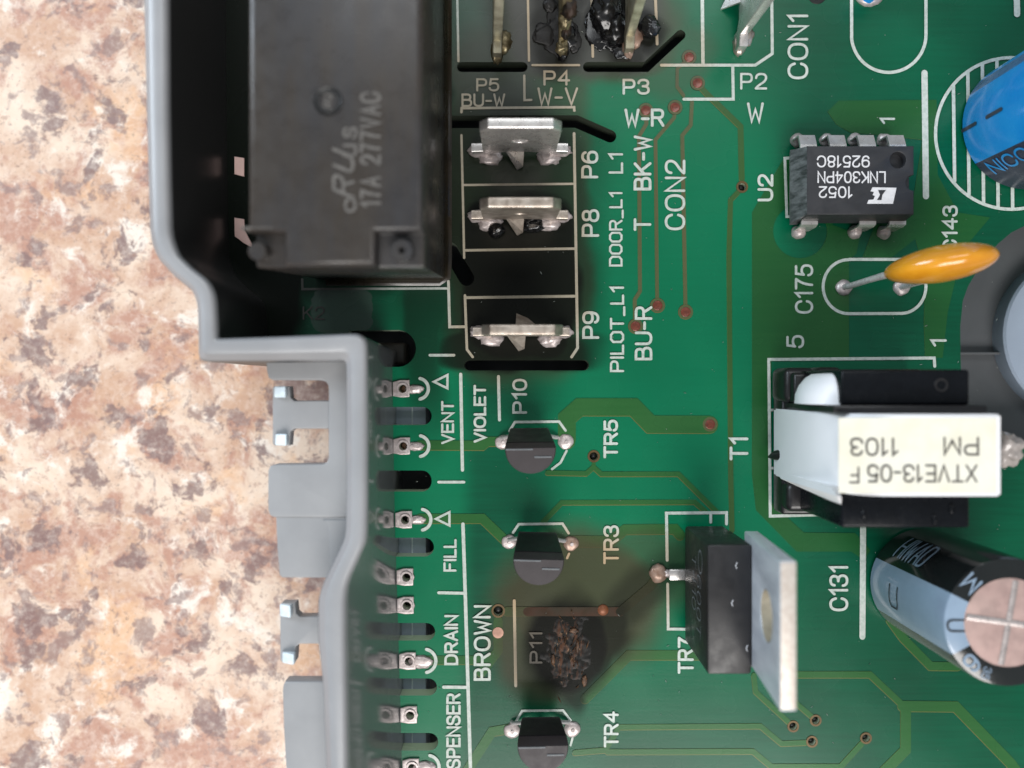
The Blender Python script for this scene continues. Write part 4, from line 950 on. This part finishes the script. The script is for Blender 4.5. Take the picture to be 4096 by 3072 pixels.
# ------------------------------------------------------------------ transformer T1
tf = thing('small_transformer', 'white taped transformer T1 with black cores and a cream label', 'transformer', loc=P(3400, 1750)); to_ = Vector(tf.location)
def U(px, r): return (px - 2048) / r / K
def V(py, r): return (1536 - py) / r / K
zt1 = 1.5; rt = 1 / (1 - zt1 / D)
lx, rx = U(3352, rt), U(4010, rt); ty, by_ = V(1657, rt), V(1986, rt)
xl = X(3119, .28)
# tape: rounded left side sloping down to the base
prof = [(xl, .12), (xl, .32), (xl + .02, .55), (xl + .05, .85), (lx - 0.06, zt1 - .20), (lx - 0.03, zt1 - .08), (lx + .02, zt1 - .02), (lx + .09, zt1), (rx - .03, zt1), (rx - .008, zt1 - .01), (rx, zt1 - .04), (rx, .12)]
prof = [(xl, .12), (xl, .34), (xl + .012, .60), (xl + .035, .90), (xl + .065, 1.12), (xl + .105, 1.27), (xl + .16, 1.385), (xl + .23, 1.455), (xl + .32, 1.49), (xl + .42, zt1), (rx - .03, zt1), (rx - .008, zt1 - .01), (rx, zt1 - .04), (rx, .12)]
mb = MB(); n_ = len(prof); vs = [(x, ty, z) for x, z in prof] + [(x, by_, z) for x, z in prof]
fs = [(i, (i + 1) % n_, n_ + (i + 1) % n_, n_ + i) for i in range(n_)] + [tuple(range(n_)), tuple(range(2 * n_ - 1, n_ - 1, -1))]
mb.add(vs, fs); me = mb.mesh('tape')
bm = bmesh.new(); bm.from_mesh(me)
es = [e for e in bm.edges if abs(e.verts[0].co.y - e.verts[1].co.y) < 1e-6]
bmesh.ops.bevel(bm, geom=es, offset=0.012, segments=2, affect='EDGES'); bm.to_mesh(me); bm.free(); smooth(me, 50)
obj('tape_wrap', rel(me, to_), M_tape, tf)
lab = MB(); lab.add([P(3362, 1668, zt1 + .003), P(3985, 1668, zt1 + .003), P(3985, 1972, zt1 + .003), P(3350, 1972, zt1 + .003)], [(0, 1, 2, 3)])
lab_o = obj('paper_label', rel(rbox(U(3354, rt), U(3984, rt), V(1972, rt), V(1672, rt), zt1 + .0005, zt1 + .004, 0.0), to_), M_label, tf)
def ttext(s, box, w):
    o = lettering(s, box, 'f', w, zt1 + 0.006, M_ink, lab_o, 'printed_text'); rel(o.data, to_)
ttext('1103', (3404, 1755, 3592, 1820), 9); ttext('PM', (3778, 1752, 3912, 1818), 9)
ttext('XTVE13-05', (3472, 1862, 3906, 1926), 8); ttext('F', (3400, 1870, 3434, 1930), 8)
# ferrite cores above and below in the picture
cz1 = 1.30; rc = 1 / (1 - cz1 / D)
u0, u1 = U(3366, rc), U(3880, rc)
def core(y0, y1, n2):
    o = obj('ferrite_core', rel(rbox(u0, u1, V(y1, rc), V(y0, rc), 0.30, cz1, 0.022, 3), to_), M_ferrite, tf)
    return o
k1 = core(1478, 1620, 0); k2 = core(1975, 2112, 1)
c = P(3765, 1540, cz1); obj('dimple_ring', rel(lathe(c.x, c.y, [(.032, cz1 - .002), (.034, cz1 + .004), (.048, cz1 + .005), (.052, cz1 - .002)], 28), to_), M_bobbin, k1)
for (a, b, c2, d2) in [(3440,2030,3470,2085), (3715,2060,3760,2100), (3800,2025,3812,2050)]:
    q = (P(a, b, cz1) + P(c2, d2, cz1)) / 2; obj('glue_bead', rel(lump((q.x, q.y, cz1), (.018, .045, .012), .6, 3, 3, a), to_), M_ferrite, k2)
obj('bobbin_flange', rel(rbox(X(3240, .9), U(3990, rt), ty + .002, ty + .060, 0.25, 1.38, 0.015), to_), M_bobbin, tf)
obj('bobbin_flange', rel(rbox(u0 + .02, U(3900, rt), by_ - .05, by_ - .002, 0.25, 1.25, 0.015), to_), M_bobbin, tf)
# white winding seen at the left of the upper core
wc = P(3372, 1622, 1.0)
def wind(ys, s_):
    mb = MB(); rr = .20; n2_ = 24; zc = .90
    vs = []
    for (yy, k_) in ((ys, 1.0), (ys + s_ * .07, .97), (ys + s_ * .14, .82), (ys + s_ * .20, .55), (ys + s_ * .23, .25), (ys + s_ * .235, .0)):
        for i in range(n2_ + 1):
            a = math.pi * i / n2_; vs.append((u0 + .02 - rr * k_ * math.sin(a), yy, zc + (.35 * math.cos(a)) * (0.6 + .4 * k_)))
    m2 = n2_ + 1
    mb.add(vs, [(i * m2 + j, i * m2 + j + 1, (i + 1) * m2 + j + 1, (i + 1) * m2 + j) for i in range(5) for j in range(n2_)])
    return mb.mesh('winding', sm=60, weld=True)
obj('taped_winding', rel(wind(ty + .060, 1), to_), M_tape, tf)
a_ = [P(3122, 1914, .30), P(3345, 1984, 1.47), P(3366, 1988, 1.44), P(3366, 2022, 1.26), P(3300, 1994, 1.0), P(3160, 1932, .40)]
b_ = [Vector((p.x, by_ + .05, p.z - .1)) for p in a_]
mb = MB(); n6 = len(a_); mb.add(a_ + b_, [tuple(range(n6)), tuple(range(2 * n6 - 1, n6 - 1, -1))] + [(i, (i + 1) % n6, n6 + (i + 1) % n6, n6 + i) for i in range(n6)])
obj('tape_fold', rel(mb.mesh('tape_fold'), to_), M_tape, tf)
# bobbin feet
for (a, b, c2, d2, zz) in [(3140,1470,3262,1612,.42), (3268,1468,3375,1612,.42), (3150,1930,3380,2050,.42)]:
    obj('bobbin_foot', rel(rbox(X(a, zz), X(c2, zz), Y(d2, zz), Y(b, zz), .04, zz, .055, 4), to_), M_bobbin, tf)
obj('bobbin_foot', rel(rbox(X(3172, .5), X(3250, .5), Y(1612, .5), Y(1490, .5), .3, .52, .03, 3), to_), M_bobbin, tf)
obj('bobbin_base', rel(rbox(X(3130, .3), X(3700, .3), Y(2040), Y(1480), .03, .28, .03, 3), to_), M_bobbin, tf)
c = P(4030, 1795, 1.0); obj('glue_blob', rel(lump((c.x - .02, c.y, 1.0), (.10, .13, .16), .3, 2.2, 4, 5), to_), plain('clear_glue', (0.42, 0.38, 0.36), 0.25, bump=.4, bscale=14, coat=.4), tf)
obj('wire_stub', rel(tube([P(3130, 1818, .25), P(3100, 1822, .20), P(3074, 1828, .12)], [.05, .04, .008]), to_), M_bobbin, tf)

# ------------------------------------------------------------------ power transistor TR7
pt = thing('power_transistor', 'upright black power transistor TR7 with a silver metal tab', 'power transistor', loc=P(2800, 2290)); po = Vector(pt.location)
f = lambda a: a / K
bx0_, bx1_, bt = f(682), f(836), 0.96
y0_, y1_ = -f(1014), -f(560)
def tb(v): return (v.x, v.y, v.z)
obj('moulded_body', rel(rbox(bx0_, bx1_, y0_, y1_, .10, bt, .022, 2, tb), po), M_to92_low, pt)
obj('moulded_back', rel(rbox(bx1_ - .03, f(862), y0_ + .04, y1_ - .04, .10, bt - .05, .01), po), M_to92_low, pt)
# tab with a hole: outline in y, z
tz = 1.82
lp = [(-f(990), bt - .30), (-f(990), tz), (-f(537), tz), (-f(537), bt - .30)]
hcy, hcz, hr = -f(752), 1.42, .185
hl_ = [(hcy + hr * math.cos(a * math.pi / 16), hcz + hr * math.sin(a * math.pi / 16)) for a in range(32)]
me = plate([lp, hl_], -.057, .057, .012, 'tab')
for v in me.vertices: v.co = Vector((f(864) + v.co.z - f(27) * (v.co.y - .96) / .86, v.co.x, v.co.y)) - po
bm = bmesh.new(); bm.from_mesh(me); bmesh.ops.recalc_face_normals(bm, faces=bm.faces); bm.to_mesh(me); bm.free()
tab = obj('metal_tab', me, M_alu, pt)
obj('tab_top_edge', rel(rbox(f(837) - .052, f(837) + .052, -f(986), -f(541), tz - .01, tz + .004, .004), po), M_alu_edge, pt)
mb = MB(); nh = 32; vs = []
for xx in (-.052, .052):
    for k in range(nh):
        a = 2 * math.pi * k / nh; zz = hcz + (hr - .004) * math.sin(a); vs.append((f(864) + xx - f(27) * (zz - .96) / .86, hcy + (hr - .004) * math.cos(a), zz))
mb.add(vs, [(k, (k + 1) % nh, nh + (k + 1) % nh, nh + k) for k in range(nh)])
obj('hole_lining', rel(mb.mesh('hole', sm=60), po), plain('tan_hole_wall', (0.44, 0.39, 0.29), 0.5, nscale=10), tab)
for s_ in (-1, 0, 1):
    yy = -f(788) + s_ * .254
    obj('lead', rel(rbox(f(760), f(772), yy - .04, yy + .04, -.02, .14, .004), po), M_tin, pt)
obj('bent_lead', rel(rbox(X(2672), X(2745), Y(2316), Y(2272), .02, .06, .012, 2), po), M_tin_bright, pt)
c = P(2632, 2292); obj('solder_joint', rel(lump((c.x, c.y, .01), (.078, .080, .045), .2, 1.8, 3, 9), po), M_solder_brown, pt)
obj('solder_joint', rel(lump((c.x + .075, c.y + .0, .01), (.06, .035, .035), .3, 2.2, 3, 10), po), M_solder, pt)
# printing on the sloping front face: small strokes on the face plane x = bx0_
def facetext(s, ya, yb_, za, zb_):
    lines, W = glyph_lines(s); mb = MB()
    for i, ln in enumerate(lines):
        q = [Vector((ya + p.x / W * (yb_ - ya), za + p.y / 6 * (zb_ - za))) for p in ln]
        tmp = MB(); strip(tmp, q, .012, 0); mb.add([(bx0_ - .003 - .0003 * i, v[0], v[1]) for v in tmp.v], tmp.f)
    return mb.mesh('text')
obj('printed_text', rel(facetext('T410', -f(640), -f(840), .42, .56), po), M_print_g, pt)
obj('printed_text', rel(facetext('600T', -f(700), -f(920), .60, .74), po), M_print_g, pt)
tmp = MB(); strip(tmp, [(-f(735) + .09 * math.cos(a * math.pi / 12) + .2, .72 + .07 * math.sin(a * math.pi / 12)) for a in range(25)], .016, 0)
mb = MB(); mb.add([(bx0_ - .003, v[0], v[1]) for v in tmp.v], tmp.f); obj('printed_logo', rel(mb.mesh('logo'), po), M_print_g, pt)
for i, (y_, x_) in enumerate([(2400, 2932), (2250, 2948), (2580, 2990)]):
    q = P(x_, y_, bt); obj('lint_curl', rel(tube([(q.x, q.y, bt + .004), (q.x - .012, q.y - .02, bt + .008), (q.x - .004, q.y - .045, bt + .006)], .0035, 6), po), M_print_w, pt)

# ------------------------------------------------------------------ electrolytic capacitors
def sleeve_mesh(r, z0, z1, fold, ang0, ang1, n=48, rad_in=None, off=0.0):
    """part of the shrink sleeve between two angles: side, shoulder and turned-in top"""
    prof = [(r + off, z0), (r + off, z1 - .03), (r + off - .008, z1 - .008), (r + off - .03, z1 + off), (r - fold, z1 + .004 + off)]
    vs = []; k = max(4, int(n * abs(ang1 - ang0) / 360))
    for (rr, zz) in prof:
        for i in range(k + 1):
            a = R(ang0 + (ang1 - ang0) * i / k); vs.append((rr * math.cos(a), rr * math.sin(a), zz))
    m2 = k + 1; mb = MB()
    mb.add(vs, [(i * m2 + j, i * m2 + j + 1, (i + 1) * m2 + j + 1, (i + 1) * m2 + j) for i in range(len(prof) - 1) for j in range(k)])
    return mb.mesh('sleeve', sm=50)
def side_strokes(lines, r, ang_c, zc, sw, sz, W, w=.012, flip=1, rot=0):
    """strokes laid round the can: x along the circumference, y along the height"""
    mb = MB()
    for i, ln in enumerate(lines):
        q = []
        for p in ln:
            x, y = (p.x - W / 2) * sw, (p.y - 3) * sz
            if rot: x, y = -y * 1.0, x
            v2 = Vector((x, y))
            if q:
                k = int((v2 - q[-1]).length / .02); a0_ = q[-1].copy()
                q += [a0_ + (v2 - a0_) * (j / (k + 1)) for j in range(1, k + 1)]
            q.append(v2)
        tmp = MB(); strip(tmp, q, w, 0)
        mb.add([((r + .006 + .0004 * i) * math.cos(R(ang_c) + flip * v[0] / r), (r + .006 + .0004 * i) * math.sin(R(ang_c) + flip * v[0] / r), zc + v[1]) for v in tmp.v], tmp.f)
    return mb.mesh('print')
def top_strokes(s, cx, cy, sc, rot, z, w=.012):
    lines, W = glyph_lines(s); mb = MB(); M2 = Matrix.Rotation(R(rot), 2)
    for i, ln in enumerate(lines):
        q = [Vector((cx, cy)) + M2 @ Vector(((p.x - W / 2) * sc, (p.y - 3) * sc)) for p in ln]
        strip(mb, q, w, z + .0004 * i)
    return mb.mesh('print')
ec = thing('electrolytic_capacitor', 'black electrolytic capacitor C131 with blue-grey stripe and crossed vent', 'capacitor', loc=P(3690, 2325))
r_, zt2 = .470, 1.30
obj('can', lathe(0, 0, [(r_ - .01, .03), (r_ - .01, zt2 - .03), (r_ - .05, zt2 - .002), (.05, zt2 - .002), (0, zt2 - .002)], 64), M_vent, ec)
sa, sb = 153, 210
sl_ = obj('sleeve', sleeve_mesh(r_, .03, zt2, .145, sb, sa + 360, 64), M_sleeve, ec)
st_ = obj('stripe', sleeve_mesh(r_, .03, zt2, .145, sa, sb, 64), M_stripe, ec)
# vent cross
mb = MB()
for a in (-8, 80):
    d = Vector((math.cos(R(a)), math.sin(R(a)))); n2 = Vector((-d.y, d.x))
    vs = []
    for t_ in (-.31, 0, .31):
        for (o_, z_) in ((-.022, .001), (-.009, .005), (0, .008), (.009, .005), (.022, .001)): q = d * t_ + n2 * o_; vs.append((q.x, q.y, zt2 + z_ + (.002 if a == -8 else 0)))
    mb.add(vs, [(i * 5 + j, i * 5 + j + 1, (i + 1) * 5 + j + 1, (i + 1) * 5 + j) for i in range(2) for j in range(4)])
obj('vent_cross', mb.mesh('vent_cross', sm=60), plain('vent_crease', (0.62, 0.55, 0.53), 0.3, 0.6, nscale=12), ec)
# marks on stripe and sleeve
um = [Vector(p) for p in ((0, 6), (0, 1.2), (.6, 0), (3.4, 0), (4, 1.2), (4, 6))]
obj('printed_mark', side_strokes([um], r_, 182, .48, .035, .03, 4, .014, rot=1), M_dark, st_)
obj('printed_mark', top_strokes('U', -.385, -.02, .020, 270, zt2 + .007, .013), M_dark, st_)
hl2, W2 = glyph_lines('HIWAD')
obj('printed_text', side_strokes(hl2, r_, 130, .52, .021, .036, W2, .019, rot=1), M_stripe, sl_)
obj('printed_text', top_strokes('M', -.275, .285, .020, 135, zt2 + .007, .018), M_stripe, sl_)
obj('printed_text', top_strokes('6', -.27, -.29, .020, 225, zt2 + .007, .018), M_stripe, sl_)
obj('printed_text', top_strokes('35', -.165, -.365, .009, 250, zt2 + .007, .007), M_stripe, sl_)

bc = thing('electrolytic_capacitor', 'bright blue electrolytic capacitor leaning out beside its hatched white circle', 'capacitor', loc=P(4098, 505))
rb_ = .560; hb = 1.7
obj('can', lathe(0, 0, [(rb_ - .01, .03), (rb_ - .01, hb - .03), (rb_ - .05, hb - .002), (0, hb - .002)], 64), M_vent, bc)
blue = obj('sleeve', sleeve_mesh(rb_, .03, hb, .14, 152, 217, 64), M_blue, bc)
navy = obj('dark_band', sleeve_mesh(rb_, .03, hb, .14, 217, 290, 64), M_navy, bc)
navy2 = obj('grey_band', sleeve_mesh(rb_, .03, hb, .14, 138, 152, 64), plain('grey_blue_band', (0.06, 0.13, 0.26), .28), bc)
obj('sleeve_back', sleeve_mesh(rb_, .03, hb, .14, 290, 498, 64), M_blue, bc)
for zc in (.14, .52): obj('minus_mark', side_strokes([[Vector((0, 0)), Vector((0, 6))]], rb_, 185, zc, .03, .036, 0, .030), M_navy, blue)
nl, W3 = glyph_lines('NICO')
obj('printed_text', side_strokes([[Vector((p.x, p.y)) for p in l_] for l_ in nl], rb_, 227, .42, .030, .020, W3, .020, rot=1), M_blue, navy)

# blue varistor lead and dark hole at the upper edge
vr = thing('blue_component', 'blue coated component leg with grey solder collar at the upper edge', 'component', loc=P(3462, -10))
obj('solder_collar', lump((.03, .02, .01), (.125, .105, .05), .12, 2, 3, 4), M_solder, vr)
obj('coated_leg', tube([(0.0, 0, .02), (.03, 0.03, .10), (.05, .07, .30), (.06, .12, .55)], [.075, .070, .075, .085], 20), M_blue, vr)
gd = P(3268, -22); 
obj('plated_hole', lathe(gd.x, gd.y, [(.085, .0005), (.08, .006), (0, .007)], 28), M_dark, board)
